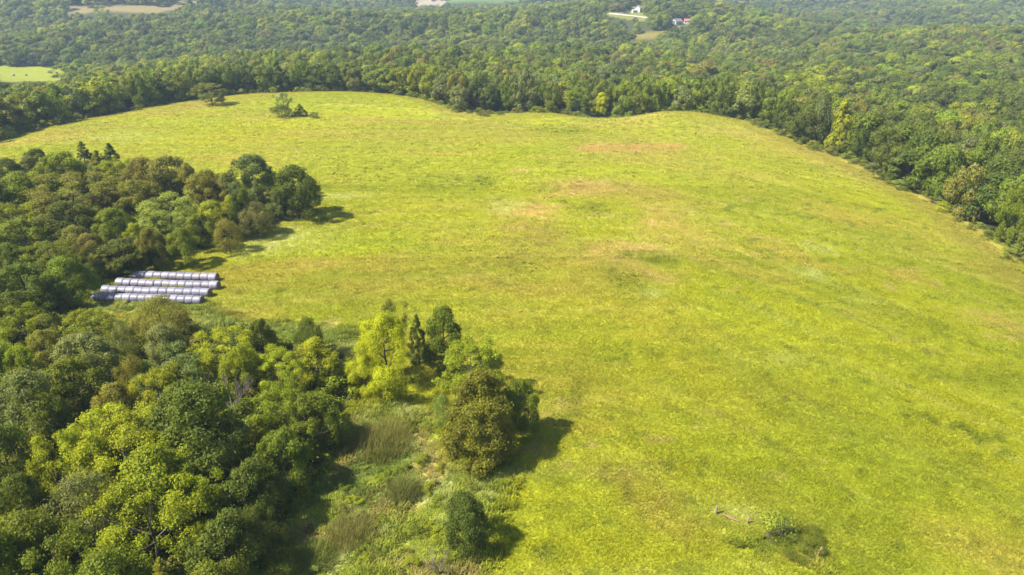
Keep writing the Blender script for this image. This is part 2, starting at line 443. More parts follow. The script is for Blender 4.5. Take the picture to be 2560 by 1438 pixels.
def leaf_mesh(name, P, D, size, aspect, g, up_bias=.25, jitter=.55, shade=None, mat=None):
    """Diamond leaf sprays at P facing roughly D."""
    n = len(P)
    nrm = unit(D + g.normal(0, jitter, (n, 3)) + np.array((0, 0, up_bias)))
    ax = unit(np.cross(nrm, g.normal(0, 1, (n, 3))))
    bx = np.cross(nrm, ax)
    L = size * g.uniform(.6, 1.35, n)[:, None]
    W = L * aspect
    fold = nrm * (L * .18)
    v = np.stack([P - ax * L * .5, P + bx * W * .5 - fold, P + ax * L * .5, P - bx * W * .5 - fold], 1).reshape(-1, 3)
    l = np.arange(4 * n)
    me = mesh_np(name, v, 4, l, mat or M_LEAF)
    sh = np.ones(n) if shade is None else shade
    sh = sh * g.uniform(.78, 1.22, n)
    warm = g.uniform(-.08, .08, n)
    colv = np.stack([sh * (1 + warm), sh, sh * (1 - warm)], 1)
    add_attr(me, 'shade', 'FLOAT_VECTOR', 'FACE', colv.astype(np.float32))
    return me

def crown_profile(kind, t):
    if kind == 'round': return np.sqrt(np.clip(1 - (2 * t - .85) ** 2 / 1.35, 0.02, 1))
    if kind == 'spread': return np.sqrt(np.clip(1 - (1.5 * t - .75) ** 2, 0.05, 1))
    if kind == 'tall': return np.clip(np.sin(np.pi * (0.18 + .80 * t)) , .05, 1) ** .7
    if kind == 'cone': return np.clip(1.0 - .92 * t, .05, 1) ** .85
    if kind == 'bell': return np.clip(np.sqrt(np.clip(1.0 - (1.18 * t - .2) ** 2, .02, 1)), .05, 1) ** 1.15
    if kind == 'vase': return np.clip(.35 + .75 * t, .05, 1) * np.sqrt(np.clip(1 - (np.clip(t - .6, 0, 1) / .42) ** 2, 0.03, 1))
    return np.ones_like(t)

def make_tree(kind, seed, nleaf, size, Rc=4.2, base=.12, lobes=26, lobe_r=(.24, .36), aspect=.62, flat=.8, limbs=9, jitter=.55, up=.25, H=10.0, loose=.30, lean=.0):
    """Returns (crown mesh, trunk mesh)."""
    g = np.random.default_rng(seed)
    zb = base * H
    t = g.uniform(0, 1, lobes) ** .85
    az = np.arange(lobes) * 2.39996 + g.uniform(-.5, .5, lobes)
    off = 1 + .22 * np.sin(az * 2 + g.uniform(0, 6)) + .14 * np.sin(az * 3 + g.uniform(0, 6))
    prof = crown_profile(kind, t) * Rc * off
    rad = prof * np.sqrt(g.uniform(.25, 1.0, lobes))
    lr = g.uniform(lobe_r[0], lobe_r[1], lobes) * Rc
    rad = np.maximum(0, np.minimum(rad, prof - lr * .55))
    if kind == 'cone': lr = lr * (1.1 - .75 * t)
    C = np.stack([rad * np.cos(az), rad * np.sin(az), zb + lr * .5 + t * (H - zb - lr * 1.25)], 1)
    C[0] = (0, 0, H - lr[0] * .95)
    C[:, 0] += lean * C[:, 2]
    w = lr ** 2 / np.sum(lr ** 2)
    k = g.choice(lobes, nleaf, p=w)
    d = unit(g.normal(0, 1, (nleaf, 3)))
    outw = unit(C[k] * np.array((1, 1, .0)) + np.array((0, 0, .5)))
    d = unit(d + .45 * outw)
    rr = lr[k] * (1 - loose * g.uniform(0, 1, nleaf) ** 1.5 + .10 * g.normal(0, 1, nleaf))
    rr = rr * (1 + .22 * np.sin(d[:, 0] * 5 + k) * np.sin(d[:, 1] * 5 + k * 2) + .10 * np.sin(d[:, 2] * 9 + k))
    sprig = g.uniform(0, 1, nleaf) < .09
    rr = np.where(sprig, lr[k] * g.uniform(.95, 1.45, nleaf), rr)
    P = C[k] + d * rr[:, None] * np.array((1, 1, flat))
    P[:, 2] = np.maximum(P[:, 2], .15)
    lobe_sh = g.uniform(.84, 1.16, lobes)
    crown = leaf_mesh('crown', P, d, size, aspect, g, up, jitter, lobe_sh[k])
    mb = MB()
    th = H * .62
    bend = g.uniform(-.25, .25, 2)
    tp = [(lean * z + bend[0] * math.sin(z), bend[1] * math.sin(z * .8), z) for z in (-.6, .5, th * .35, th * .7, th, H * .85)]
    mb.tube(tp, [.30, .24, .19, .14, .09, .03], 6)
    for i in range(min(limbs, lobes - 1)):
        c = C[i + 1]
        z0 = max(.6, min(th, c[2] - .5 * math.hypot(c[0], c[1])))
        q = Vector((lean * z0, 0, z0)); e = Vector(c)
        mid = q.lerp(e, .5) + Vector((0, 0, -.25))
        mb.tube([q, mid, e], [.10, .065, .02], 4, False)
    return crown, mb.mesh('trunk', M_BARK)

def make_dead(seed, H=4.0, n=10, spread=.8):
    rd = random.Random(seed); mb = MB()
    def br(p, d, L, r, lev):
        q = p + d * L * .5 + Vector((rd.uniform(-.1, .1), rd.uniform(-.1, .1), 0)) * L
        e = q + (d + Vector((rd.uniform(-.3, .3), rd.uniform(-.3, .3), .15))).normalized() * L * .5
        mb.tube([p, q, e], [r, r * .75, r * .45], 4, False)
        if lev > 0:
            for _ in range(3 if lev > 1 else 2):
                dd = (d + Vector((rd.uniform(-1, 1), rd.uniform(-1, 1), rd.uniform(-.2, .6))) * .75).normalized()
                br(p.lerp(e, rd.uniform(.45, 1)), dd, L * rd.uniform(.5, .75), r * .5, lev - 1)
    for i in range(n):
        a = rd.uniform(0, 6.28)
        d = Vector((math.cos(a) * spread, math.sin(a) * spread, 1)).normalized()
        br(Vector((0, 0, -.15)), d, H * rd.uniform(.35, .6), .035 * H / 4 + .012, 3)
    return mb.mesh('twigs', M_DEAD)

PROTO = {}
def P_(key, val): PROTO.setdefault(key, []).append(val)
for i in range(3): P_('oak', make_tree('round', 100 + i, 20000, .27, 4.6, .04, 56, (.13, .31)))
for i in range(3): P_('airy', make_tree('spread', 120 + i, 16000, .27, 4.9, .08, 62, (.12, .25), aspect=.42, flat=.6, jitter=.7, loose=.55, limbs=5))
for i in range(2): P_('elm', make_tree('tall', 140 + i, 17000, .26, 3.9, .04, 54, (.13, .30), aspect=.55, loose=.4))
for i in range(2): P_('shrub', make_tree('round', 160 + i, 14000, .25, 5.2, .0, 48, (.14, .32), aspect=.5, flat=.9, limbs=6))
for i in range(2): P_('cedar', make_tree('cone', 180 + i, 17000, .27, 3.0, .0, 100, (.13, .26), aspect=.32, flat=1.1, limbs=2, jitter=.7, loose=.5))
P_('cedarwide', make_tree('bell', 184, 42000, .30, 4.2, .0, 120, (.13, .25), aspect=.34, flat=.8, limbs=3, jitter=.7, loose=.55))
P_('willow', make_tree('round', 197, 30000, .21, 4.6, .03, 34, (.22, .34), aspect=.5, flat=.9, limbs=16, jitter=.5, loose=.22))
P_('vase', make_tree('vase', 194, 4500, .34, 4.6, .25, 26, (.15, .24), aspect=.35, flat=1.1, limbs=14, loose=.6))
# lighter meshes for trees past 180 m
for i in range(6): P_('far_oak', make_tree('round', 200 + i, 3800, .56, 4.7, .03, 24, (.20, .42), limbs=5, jitter=.36, loose=.16))
for i in range(3): P_('far_airy', make_tree('spread', 220 + i, 3200, .58, 5.0, .06, 28, (.18, .30), aspect=.5, flat=.6, limbs=5, jitter=.4, loose=.28))
for i in range(3): P_('far_elm', make_tree('tall', 240 + i, 3200, .55, 3.8, .03, 26, (.22, .36), limbs=5, jitter=.36, loose=.18))
for i in range(2): P_('far_cedar', make_tree('cone', 260 + i, 3200, .55, 3.0, .0, 60, (.15, .28), aspect=.4, flat=1.1, limbs=2, jitter=.6, loose=.4))

def crown_width(me):
    v = np.empty(len(me.vertices) * 3, np.float32); me.vertices.foreach_get('co', v); v = v.reshape(-1, 3)
    return float(2 * np.percentile(np.hypot(v[:, 0], v[:, 1]), 97))
CROWN_W = {k: [crown_width(c) for c, _t in L] for k, L in PROTO.items()}

PAL = {'dark green': (0.092, 0.120, 0.018), 'mid green': (0.130, 0.166, 0.018), 'bright green': (0.172, 0.218, 0.015),
       'yellow-green': (0.232, 0.262, 0.016), 'olive': (0.172, 0.172, 0.030), 'grey-green': (0.150, 0.172, 0.054),
       'pale green': (0.185, 0.228, 0.046), 'brownish olive': (0.150, 0.156, 0.034), 'russet olive': (0.172, 0.168, 0.022),
       'golden green': (0.350, 0.385, 0.012), 'blue-green': (0.118, 0.156, 0.048)}

def tint_of(colour, g):
    c = np.array(PAL[colour]) * g.uniform(.88, 1.14)
    return (c * (1 + g.uniform(-.06, .06, 3))).tolist()

BC, TH = 'the copse upslope of the bales', 'the thicket below the bales'
TREES = []          # dictionaries, labelled at the end
trng = np.random.default_rng(77)
def put_tree(x, y, z, H, W, sp, colour, zone, name='broadleaf_tree', noun='tree', cat='tree', label=None, rz=None):
    lst = PROTO[sp]; k = int(trng.integers(len(lst)))
    root = empty(name, (x, y, z - .05), trng.uniform(0, 6.28) if rz is None else rz)
    s = H / 10.0
    sw = W / CROWN_W[sp][k]
    root.scale = (sw, sw * trng.uniform(.92, 1.08), s)
    crown = link('crown', lst[k][0], root); crown['tint'] = tint_of(colour, trng)
    if zone in (BC, TH): crown['tint'] = [v * f for v, f in zip(crown['tint'], (1.16, 1.12, 1.0))]
    if lst[k][1] is not None: link('trunk', lst[k][1], root)
    TREES.append(dict(root=root, x=x, y=y, H=H, W=W, colour=colour, zone=zone, noun=noun, label=label, cat=cat))
    return root

def tree_px(px, top, wpx, H, sp, colour, zone, **kw):
    """A tree whose top shows at (px, top) and whose crown is wpx pixels wide."""
    x, y, z = at(px, top, H)
    D = math.sqrt(x * x + y * y + (CAM_Z - z - H * .6) ** 2)
    W = wpx * D / FPX
    return put_tree(x, y, z, H, W, sp, colour, zone, **kw)

def tree_base(px, base, top, wpx, sp, colour, zone, **kw):
    """A tree that stands on the ground at (px, base) and reaches up to pixel row top."""
    x, y, z = at(px, base)
    d = pix_dir(px, top); t = y / d[1]
    H = max(.6, CAM_Z + d[2] * t - z)
    D = math.sqrt(x * x + y * y + (CAM_Z - z) ** 2)
    return put_tree(x, y, z, H, wpx * D / FPX, sp, colour, zone, **kw)

# ------------------------------------------------------------------ the ground: one sheet to beyond the horizon
def axis(lo, hi, step, mid_lo, mid_hi, mid, out, grow=1.14):
    a = list(np.arange(lo, hi + step, step)); st = step
    while a[-1] < out:
        st = min(st * grow, mid) if a[-1] < mid_hi else st * grow
        a.append(a[-1] + st)
    b = []; v = lo; st = step
    while v > -out:
        st = min(st * grow, mid) if v > mid_lo else st * grow
        v -= st; b.append(v)
    return np.array(b[::-1] + a)
gx = axis(-190, 190, 1.0, -1150, 950, 13, 8200); gy = axis(30, 350, 1.0, 29, 1750, 13, 8200)
X, Y = np.meshgrid(gx, gy)
xs, ys = X.ravel(), Y.ravel()
zs = height(xs, ys)
nx, ny = len(gx), len(gy)
ii = (np.arange(ny - 1)[:, None] * nx + np.arange(nx - 1)[None, :]).ravel()
loops = np.stack([ii, ii + 1, ii + nx + 1, ii + nx], 1)
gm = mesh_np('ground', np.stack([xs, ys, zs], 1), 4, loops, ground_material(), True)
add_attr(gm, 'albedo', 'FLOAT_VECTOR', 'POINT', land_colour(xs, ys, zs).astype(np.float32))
tag(link('ground', gm), kind='structure')

def hz(x, y): return float(height(np.array([float(x)]), np.array([float(y)]))[0])

# ------------------------------------------------------------------ scattering (only for what nobody could count)
def hidden_proto(name, me):
    return bpy.data.objects.new(name, me)          # a shape for the scatter below, stands nowhere itself

def scatter(name, pos, rot, scl, idx, tint, protos, label):
    me = bpy.data.meshes.new(name)
    me.vertices.add(len(pos)); me.vertices.foreach_set('co', np.asarray(pos, np.float32).ravel())
    add_attr(me, 'rot', 'FLOAT_VECTOR', 'POINT', np.asarray(rot, np.float32))
    add_attr(me, 'scl', 'FLOAT_VECTOR', 'POINT', np.asarray(scl, np.float32))
    add_attr(me, 'idx', 'INT', 'POINT', np.asarray(idx, np.int32))
    add_attr(me, 'tint', 'FLOAT_VECTOR', 'POINT', np.asarray(tint, np.float32))
    o = link(name, me)
    ng = bpy.data.node_groups.new(name + '_scatter', 'GeometryNodeTree')
    ng.interface.new_socket('Geometry', in_out='INPUT', socket_type='NodeSocketGeometry')
    ng.interface.new_socket('Geometry', in_out='OUTPUT', socket_type='NodeSocketGeometry')
    gi = ng.nodes.new('NodeGroupInput'); go = ng.nodes.new('NodeGroupOutput')
    join = ng.nodes.new('GeometryNodeJoinGeometry')
    def named(n, t):
        a = ng.nodes.new('GeometryNodeInputNamedAttribute'); a.data_type = t; a.inputs['Name'].default_value = n
        return a.outputs['Attribute']
    r_, s_, i_ = named('rot', 'FLOAT_VECTOR'), named('scl', 'FLOAT_VECTOR'), named('idx', 'INT')
    for k, pr in enumerate(protos):
        oi = ng.nodes.new('GeometryNodeObjectInfo'); oi.inputs['Object'].default_value = pr; oi.inputs['As Instance'].default_value = True
        cmp_ = ng.nodes.new('FunctionNodeCompare'); cmp_.data_type = 'INT'; cmp_.operation = 'EQUAL'
        ints = [s for s in cmp_.inputs if s.type == 'INT']
        ng.links.new(i_, ints[0]); ints[1].default_value = k
        iop = ng.nodes.new('GeometryNodeInstanceOnPoints')
        ng.links.new(gi.outputs[0], iop.inputs['Points']); ng.links.new(cmp_.outputs[0], iop.inputs['Selection'])
        ng.links.new(oi.outputs['Geometry'], iop.inputs['Instance'])
        ng.links.new(r_, iop.inputs['Rotation']); ng.links.new(s_, iop.inputs['Scale'])
        ng.links.new(iop.outputs[0], join.inputs[0])
    ng.links.new(join.outputs[0], go.inputs[0])
    md = o.modifiers.new('scatter', 'NODES'); md.node_group = ng
    tag(o, label=label, kind='stuff')
    return o

# ------------------------------------------------------------------ copse up the slope from the bales
BC = 'the copse upslope of the bales'
for a in [(201, 353, 66, 9.5, 'cedar', 'dark green'), (269, 357, 74, 9, 'cedar', 'dark green'), (238, 375, 60, 8, 'cedar', 'olive')]:
    tree_px(*a, BC, name='cedar_tree', noun='cedar')
for a in [(84, 370, 62, 9, 'oak', 'dark green'), (144, 378, 120, 10, 'oak', 'bright green'), (62, 389, 62, 9, 'elm', 'grey-green'), (10, 396, 70, 9, 'oak', 'dark green'),
          (285, 393, 80, 9, 'airy', 'yellow-green'), (228, 408, 48, 8, 'elm', 'grey-green'), (350, 392, 110, 11.5, 'oak', 'brownish olive'), (412, 390, 110, 11.5, 'oak', 'brownish olive'),
          (463, 407, 56, 10, 'elm', 'olive'), (507, 425, 90, 9.5, 'oak', 'olive'), (560, 430, 70, 9, 'elm', 'brownish olive'), (621, 384, 130, 13, 'oak', 'blue-green'),
          (729, 413, 125, 12, 'oak', 'dark green'), (695, 466, 58, 7.5, 'elm', 'blue-green'), (768, 436, 50, 8.5, 'elm', 'dark green'), (168, 436, 200, 11, 'airy', 'olive'),
          (40, 430, 110, 10, 'oak', 'mid green'), (150, 505, 120, 9, 'oak', 'dark green'), (413, 484, 150, 10, 'airy', 'pale green'), (524, 500, 100, 8.5, 'elm', 'yellow-green'),
          (571, 487, 56, 8, 'elm', 'yellow-green'), (631, 505, 84, 7.5, 'shrub', 'grey-green'), (269, 520, 90, 8, 'oak', 'mid green'), (329, 556, 60, 8, 'elm', 'yellow-green'),
          (181, 562, 90, 8.5, 'oak', 'brownish olive'), (20, 503, 90, 9, 'airy', 'bright green'), (44, 547, 100, 8, 'oak', 'mid green'), (111, 598, 120, 9, 'airy', 'mid green'),
          (215, 582, 90, 8, 'oak', 'brownish olive'), (150, 641, 110, 8.5, 'oak', 'mid green'),
          (8, 606, 90, 9, 'oak', 'dark green'), (100, 708, 80, 3.8, 'oak', 'dark green'), (40, 660, 110, 9, 'oak', 'dark green'), (138, 728, 50, 2.6, 'shrub', 'olive'), (84, 742, 80, 4, 'oak', 'dark green'),
          (366, 570, 70, 8, 'oak', 'olive'), (497, 533, 76, 7.5, 'oak', 'mid green'), (561, 546, 76, 7, 'shrub', 'olive'), (445, 570, 90, 7.5, 'oak', 'mid green'), (20, 730, 110, 8, 'oak', 'dark green'),
          (330, 450, 100, 9.5, 'oak', 'olive'), (600, 470, 90, 10, 'oak', 'dark green'), (250, 470, 80, 8, 'elm', 'brownish olive'), (-50, 450, 120, 10, 'oak', 'mid green'), (-60, 560, 120, 10, 'oak', 'mid green'), (-60, 680, 120, 10, 'oak', 'dark green')]:
    tree_px(*a, BC)
tree_base(316, 684, 598, 140, 'oak', 'dark green', BC)
tree_base(272, 694, 618, 64, 'airy', 'olive', BC)
tree_base(245, 712, 650, 48, 'shrub', 'pale green', BC)
# ------------------------------------------------------------------ thicket below the bales
TH = 'the thicket below the bales'
for a in [(44, 768, 110, 8, 'airy', 'bright green'), (102, 787, 74, 7, 'oak', 'brownish olive'), (218, 772, 120, 7.5, 'airy', 'bright green'),
          (388, 744, 150, 7.5, 'shrub', 'olive'), (291, 801, 78, 7, 'shrub', 'grey-green'), (398, 811, 110, 8, 'oak', 'grey-green'), (199, 835, 140, 8, 'oak', 'grey-green'),
          (97, 825, 84, 7.5, 'oak', 'olive'), (646, 796, 74, 6.5, 'oak', 'dark green'), (765, 796, 86, 6.5, 'shrub', 'dark green'), (549, 825, 150, 7.5, 'airy', 'yellow-green'),
          (160, 898, 140, 8.5, 'oak', 'mid green'), (39, 864, 100, 8.5, 'oak', 'bright green'), (44, 925, 170, 11, 'oak', 'grey-green'), (413, 878, 170, 8, 'airy', 'blue-green'),
          (325, 888, 90, 8, 'shrub', 'olive'), (590, 868, 110, 7.5, 'oak', 'bright green'), (685, 874, 130, 7, 'airy', 'yellow-green'),
          (786, 845, 130, 7.5, 'elm', 'yellow-green'), (690, 950, 170, 8.5, 'airy', 'bright green'), (379, 920, 140, 8.5, 'airy', 'yellow-green'), (466, 958, 280, 12.5, 'oak', 'dark green'),
          (291, 1008, 190, 9.5, 'airy', 'yellow-green'), (272, 960, 130, 8.5, 'oak', 'olive'), (214, 1039, 160, 9.5, 'airy', 'yellow-green'), (146, 1073, 150, 9.5, 'airy', 'yellow-green'),
          (100, 985, 110, 9, 'oak', 'mid green'), (300, 1090, 220, 10, 'airy', 'yellow-green'), (364, 1125, 230, 10.5, 'oak', 'bright green'), (180, 1199, 220, 9.5, 'shrub', 'grey-green'),
          (350, 1230, 240, 10, 'airy', 'yellow-green'), (757, 985, 160, 7.5, 'oak', 'mid green'), (810, 1010, 110, 6.5, 'shrub', 'dark green'), (694, 1075, 150, 8, 'oak', 'mid green'),
          (600, 1170, 170, 8, 'oak', 'dark green'), (44, 1285, 170, 9.5, 'oak', 'mid green'), (29, 1190, 140, 9.5, 'oak', 'dark green'), (470, 1180, 150, 9, 'airy', 'bright green'),
          (540, 1300, 180, 8, 'oak', 'dark green'), (120, 1340, 180, 9, 'airy', 'mid green'), (-60, 1050, 180, 11, 'oak', 'dark green'),
          (-50, 860, 140, 9, 'oak', 'mid green'), (-70, 1330, 200, 10, 'oak', 'mid green'), (230, 1400, 200, 9, 'oak', 'mid green'), (520, 1420, 180, 8, 'oak', 'mid green'), (640, 1260, 110, 6, 'shrub', 'dark green')]:
    tree_px(*a, TH)
tree_px(395, 1395, 130, 8, 'cedar', 'russet olive', TH, name='cedar_tree', noun='cedar', label='russet cedar poking out of the lowest part of the thicket below the bales')
# trees at the head of the weedy draw
tree_px(955, 788, 185, 10.5, 'willow', 'golden green', 'draw', name='willow_tree', label='bright golden green willow with puffy crown at the head of the weedy draw')
tree_px(1105, 766, 140, 9.5, 'oak', 'mid green', 'draw', label='round green tree standing just behind the golden green willow')
tree_px(1040, 785, 70, 7.5, 'cedar', 'dark green', 'draw', name='cedar_tree', noun='cedar', label='dark cedar squeezed between the golden green willow and the round green tree')
tree_px(975, 752, 80, 9, 'vase', 'olive', 'draw', label='thin sparse olive tree rising behind the golden green willow')
tree_px(905, 890, 110, 5.5, 'willow', 'golden green', 'draw', name='willow_tree', label='low golden green willow shoot in front of the tall puffy willow')
tree_px(1175, 858, 200, 8.5, 'airy', 'yellow-green', 'draw', label='feathery yellow-green tree behind the brown cedar at the meadow edge')
tree_px(1300, 950, 110, 7.5, 'oak', 'mid green', 'draw', label='green tree on the shaded side of the brown cedar at the meadow edge')
tree_base(1205, 1140, 925, 205, 'cedarwide', 'russet olive', 'draw', name='cedar_tree', noun='cedar', label='broad russet brown cedar at the point where weeds meet mown meadow')
tree_px(1105, 985, 62, 4.5, 'shrub', 'pale green', 'draw', name='bush', noun='bush', cat='bush', label='pale green vine bush against the flank of the brown cedar')
tree_base(1168, 1372, 1240, 124, 'oak', 'dark green', 'draw', name='bush', noun='bush', cat='bush', label='rounded dark leafy bush alone among the weeds below the brown cedar')
# ------------------------------------------------------------------ lone trees in the meadow
tree_base(532, 263, 206, 84, 'airy', 'brownish olive', 'meadow', label='lone spreading oak standing on the crest of the meadow')
tree_base(713, 291, 231, 44, 'vase', 'grey-green', 'meadow', label='slender vase-shaped tree rising above the shrub clump in the meadow')
tree_base(706, 293, 262, 52, 'shrub', 'dark green', 'meadow', name='bush', noun='bush', cat='bush', label='broad dark bush at the foot of the vase-shaped meadow tree')
tree_base(752, 291, 260, 38, 'cedar', 'dark green', 'meadow', name='cedar_tree', noun='cedar', label='small dark cedar beside the broad bush in the meadow clump')
tree_base(786, 295, 280, 30, 'shrub', 'mid green', 'meadow', name='bush', noun='bush', cat='bush', label='low green bush at the end of the meadow clump beside the small cedar')
tree_base(1502, 291, 230, 44, 'elm', 'golden green', 'meadow', label='young yellow-green tree standing out in the notch of the far meadow edge')
tree_base(1213, 276, 220, 52, 'elm', 'pale green', 'meadow', label='pale green feathery tree in front of the dark trees in the far hollow')
tree_base(1445, 283, 216, 66, 'airy', 'bright green', 'meadow', label='bright green drooping tree at the far edge beside the young yellow-green tree')

tree_base(1620, 39, 1, 30, 'far_oak', 'yellow-green', 'ridge', label='tall yellow-green tree shading the white farmhouse on the ridge')
tree_base(1588, 58, 43, 14, 'far_oak', 'dark green', 'ridge', label='round dark tree in the grass below the ridge road')

# ------------------------------------------------------------------ woods around the meadow
def clear_of_clearings(x, y, z, H):
    ok = np.ones(len(x), bool)
    for poly, _c in CLEAR.values():
        for f in (.25, .55, .85, 1.0):
            px, py = project(x, y, z + H * f)
            ok &= ~in_poly(px, py, poly)
        px, py = project(x, y, z)
        ok &= ~in_poly(px, py, poly)
    return ok

wr = np.random.default_rng(31)
def jitter_grid(r0, r1, step):
    n = int(r1 / step) + 1
    gx_, gy_ = np.meshgrid(np.arange(-n, n + 1) * step, np.arange(0, n + 1) * step)
    x = gx_.ravel() + wr.uniform(-.46, .46, gx_.size) * step; y = gy_.ravel() + wr.uniform(-.46, .46, gx_.size) * step
    r = np.hypot(x, y)
    m = (r >= r0) & (r < r1) & (np.abs(x) < y * .98 + 60)
    return x[m], y[m]
parts = [jitter_grid(90, 420, 7.4), jitter_grid(420, 800, 10.0), jitter_grid(800, 2500, 13.5)]
fx = np.concatenate([p[0] for p in parts]); fy = np.concatenate([p[1] for p in parts])
fsd = meadow_sd(fx, fy)
keep = fsd > 3.0
fx, fy, fsd = fx[keep], fy[keep], fsd[keep]
fz = height(fx, fy)
fr = np.hypot(fx, fy)
fH = wr.uniform(10.0, 16.0, len(fx)) * np.interp(fr, [400, 1200], [1.0, 1.2]) * (1 + .25 * (fbm(fx / 60, fy / 60, 71, 2) - .5)) * np.where(fsd < 14, .92, 1.0)
fH = fH * np.interp(fsd, [3, 8, 16], [.92, 1.12, 1.0])
fW = (7.5 + 8.5 * wr.uniform(0, 1, len(fx)) ** 1.5) * np.where(fsd < 9, .95, 1) * np.interp(fr, [250, 450, 900, 1500], [.95, 1.38, 1.65, 1.9])
ok = clear_of_clearings(fx, fy, fz, fH)
for t in TREES:                                            # room around the trees that stand out
    if t['zone'] in ('meadow', 'ridge'):
        ux_, uy_ = t['x'] / math.hypot(t['x'], t['y']), t['y'] / math.hypot(t['x'], t['y'])
        al = (fx - t['x']) * ux_ + (fy - t['y']) * uy_; la = np.abs((fx - t['x']) * uy_ - (fy - t['y']) * ux_)
        ok &= ~((np.hypot(al, la) < 4.5) | ((al < 2) & (al > -34) & (la < t['W'] * .5 + fW * .5)))
# a few hollows where the canopy opens
ok &= ~((fbm(fx / 45, fy / 45, 73, 3) > .74) & (wr.uniform(0, 1, len(fx)) < .6) & (fr > 420))
fx, fy, fsd, fz, fr, fH, fW = [a[ok] for a in (fx, fy, fsd, fz, fr, fH, fW)]
COLS = ['dark green', 'mid green', 'bright green', 'olive', 'grey-green', 'yellow-green', 'brownish olive', 'pale green']
nzc = fbm(fx / 55, fy / 55, 75, 2) + wr.normal(0, .13, len(fx))
u_ = wr.uniform(0, 1, len(fx))
fcol = np.where(u_ < .22, 0, np.where(u_ < .50, 1, np.where(u_ < .60, 2, np.where(u_ < .75, 3, np.where(u_ < .85, 4, np.where(u_ < .905, 5, np.where(u_ < .97, 6, 7)))))))
fcol = np.where(nzc < .36, np.where(u_ < .6, 0, 1), fcol)
fcol = np.where(nzc > .66, np.where(u_ < .5, 2, np.where(u_ < .75, 5, 1)), fcol)
fsp = wr.choice(4, len(fx), p=[.68, .17, .13, .02])          # oak airy elm cedar
qx, qy = project(fx, fy, fz + fH * .8)
inview = (qx > -30) & (qx < 2590) & (qy > -12) & (qy < 1450)
appear = np.where(inview, fH / fr, 0)
n_indiv = 300 - len(TREES)
order = np.argsort(-appear)[:n_indiv]
mask = np.zeros(len(fx), bool); mask[order] = True
SPN = ['oak', 'airy', 'elm', 'cedar']
for i in np.nonzero(mask)[0]:
    far = fr[i] > 175
    sp = SPN[fsp[i]]
    key = ('far_' + sp) if far else sp
    edge = fsd[i] < 9
    zone = ('edge' if edge else 'wood')
    colour = COLS[fcol[i]]
    if sp == 'cedar':
        put_tree(fx[i], fy[i], fz[i], fH[i] * .85, fW[i] * .55, key, 'russet olive' if u_[i] < .4 else 'dark green', zone, name='cedar_tree', noun='cedar')
    else:
        put_tree(fx[i], fy[i], fz[i], fH[i], fW[i] * (1.0 if sp != 'elm' else .85), key, colour, zone)
# the rest of the woods, past counting
rest = ~mask
protos, span = [], []
for sp in SPN:
    span.append((len(protos), len(PROTO['far_' + sp])))
    for cr, _t in PROTO['far_' + sp]: protos.append(hidden_proto('crown_shape', cr))
n = int(rest.sum())
idx = np.array([span[s][0] + int(wr.integers(span[s][1])) for s in fsp[rest]])
palette = np.array([PAL[c] for c in COLS])
tint = palette[fcol[rest]] * wr.uniform(.86, 1.16, n)[:, None] * (1 + wr.uniform(-.07, .07, (n, 3)))
tint[fsp[rest] == 3] = np.array(PAL['dark green']) * .95
wlist = np.array([w for sp in SPN for w in CROWN_W['far_' + sp]])
wdiv = wlist[idx] * np.where(fsp[rest] == 3, 1.7, 1.0)
scl = np.stack([fW[rest] / wdiv, fW[rest] / wdiv * wr.uniform(.9, 1.1, n), fH[rest] / 10], 1)
rot = np.stack([np.zeros(n), np.zeros(n), wr.uniform(0, 6.28, n)], 1)
scatter('forest', np.stack([fx[rest], fy[rest], fz[rest] - .1], 1), rot, scl, idx, tint, protos, 'mixed deciduous woods rolling away beyond the meadow to the hazy distance')
# low scrub along the foot of the wood edge
ex, ey = [], []
for k in range(len(EDGE_PX) - 1):
    a, b = MEADOW[k], MEADOW[k + 1]
    L = math.hypot(b[0] - a[0], b[1] - a[1]); m = int(L / 1.5)
    for j in range(m):
        f = (j + wr.uniform(0, 1)) / m
        nx_, ny_ = -(b[1] - a[1]) / L, (b[0] - a[0]) / L
        o_ = wr.uniform(.5, 7)
        ex.append(a[0] + (b[0] - a[0]) * f + nx_ * o_); ey.append(a[1] + (b[1] - a[1]) * f + ny_ * o_)
ex, ey = np.array(ex), np.array(ey); ez = height(ex, ey)
n = len(ex)
sh = [hidden_proto('scrub_shape', make_tree('round', 300 + i, 900, .75, 5.0, .0, 12, (.3, .45))[0]) for i in range(3)]
hs = wr.uniform(.8, 3.0, n)
ci = wr.choice(len(COLS), n)
scatter('edge_scrub_undergrowth', np.stack([ex, ey, ez - .1], 1), np.stack([np.zeros(n), np.zeros(n), wr.uniform(0, 6.28, n)], 1),
        np.stack([hs * .16, hs * .16, hs * .1], 1), wr.integers(0, 3, n), palette[ci] * 1.1, sh, 'low scrub and brambles along the foot of the wood edge')

ux, uy = wr.uniform(-190, 10, 9000), wr.uniform(25, 190, 9000)
m = on_floor(ux, uy); ux, uy = ux[m], uy[m]; uz = height(ux, uy); n = len(ux)
hs = wr.uniform(1.0, 3.4, n)
scatter('thicket_undergrowth', np.stack([ux, uy, uz - .1], 1), np.stack([np.zeros(n), np.zeros(n), wr.uniform(0, 6.28, n)], 1),
        np.stack([hs * .15, hs * .15, hs * .1], 1), wr.integers(0, 3, n), palette[wr.choice(4, n)] * 1.0, sh, 'shrubby undergrowth filling the floor of the copse and thicket')
print('undergrowth', n)
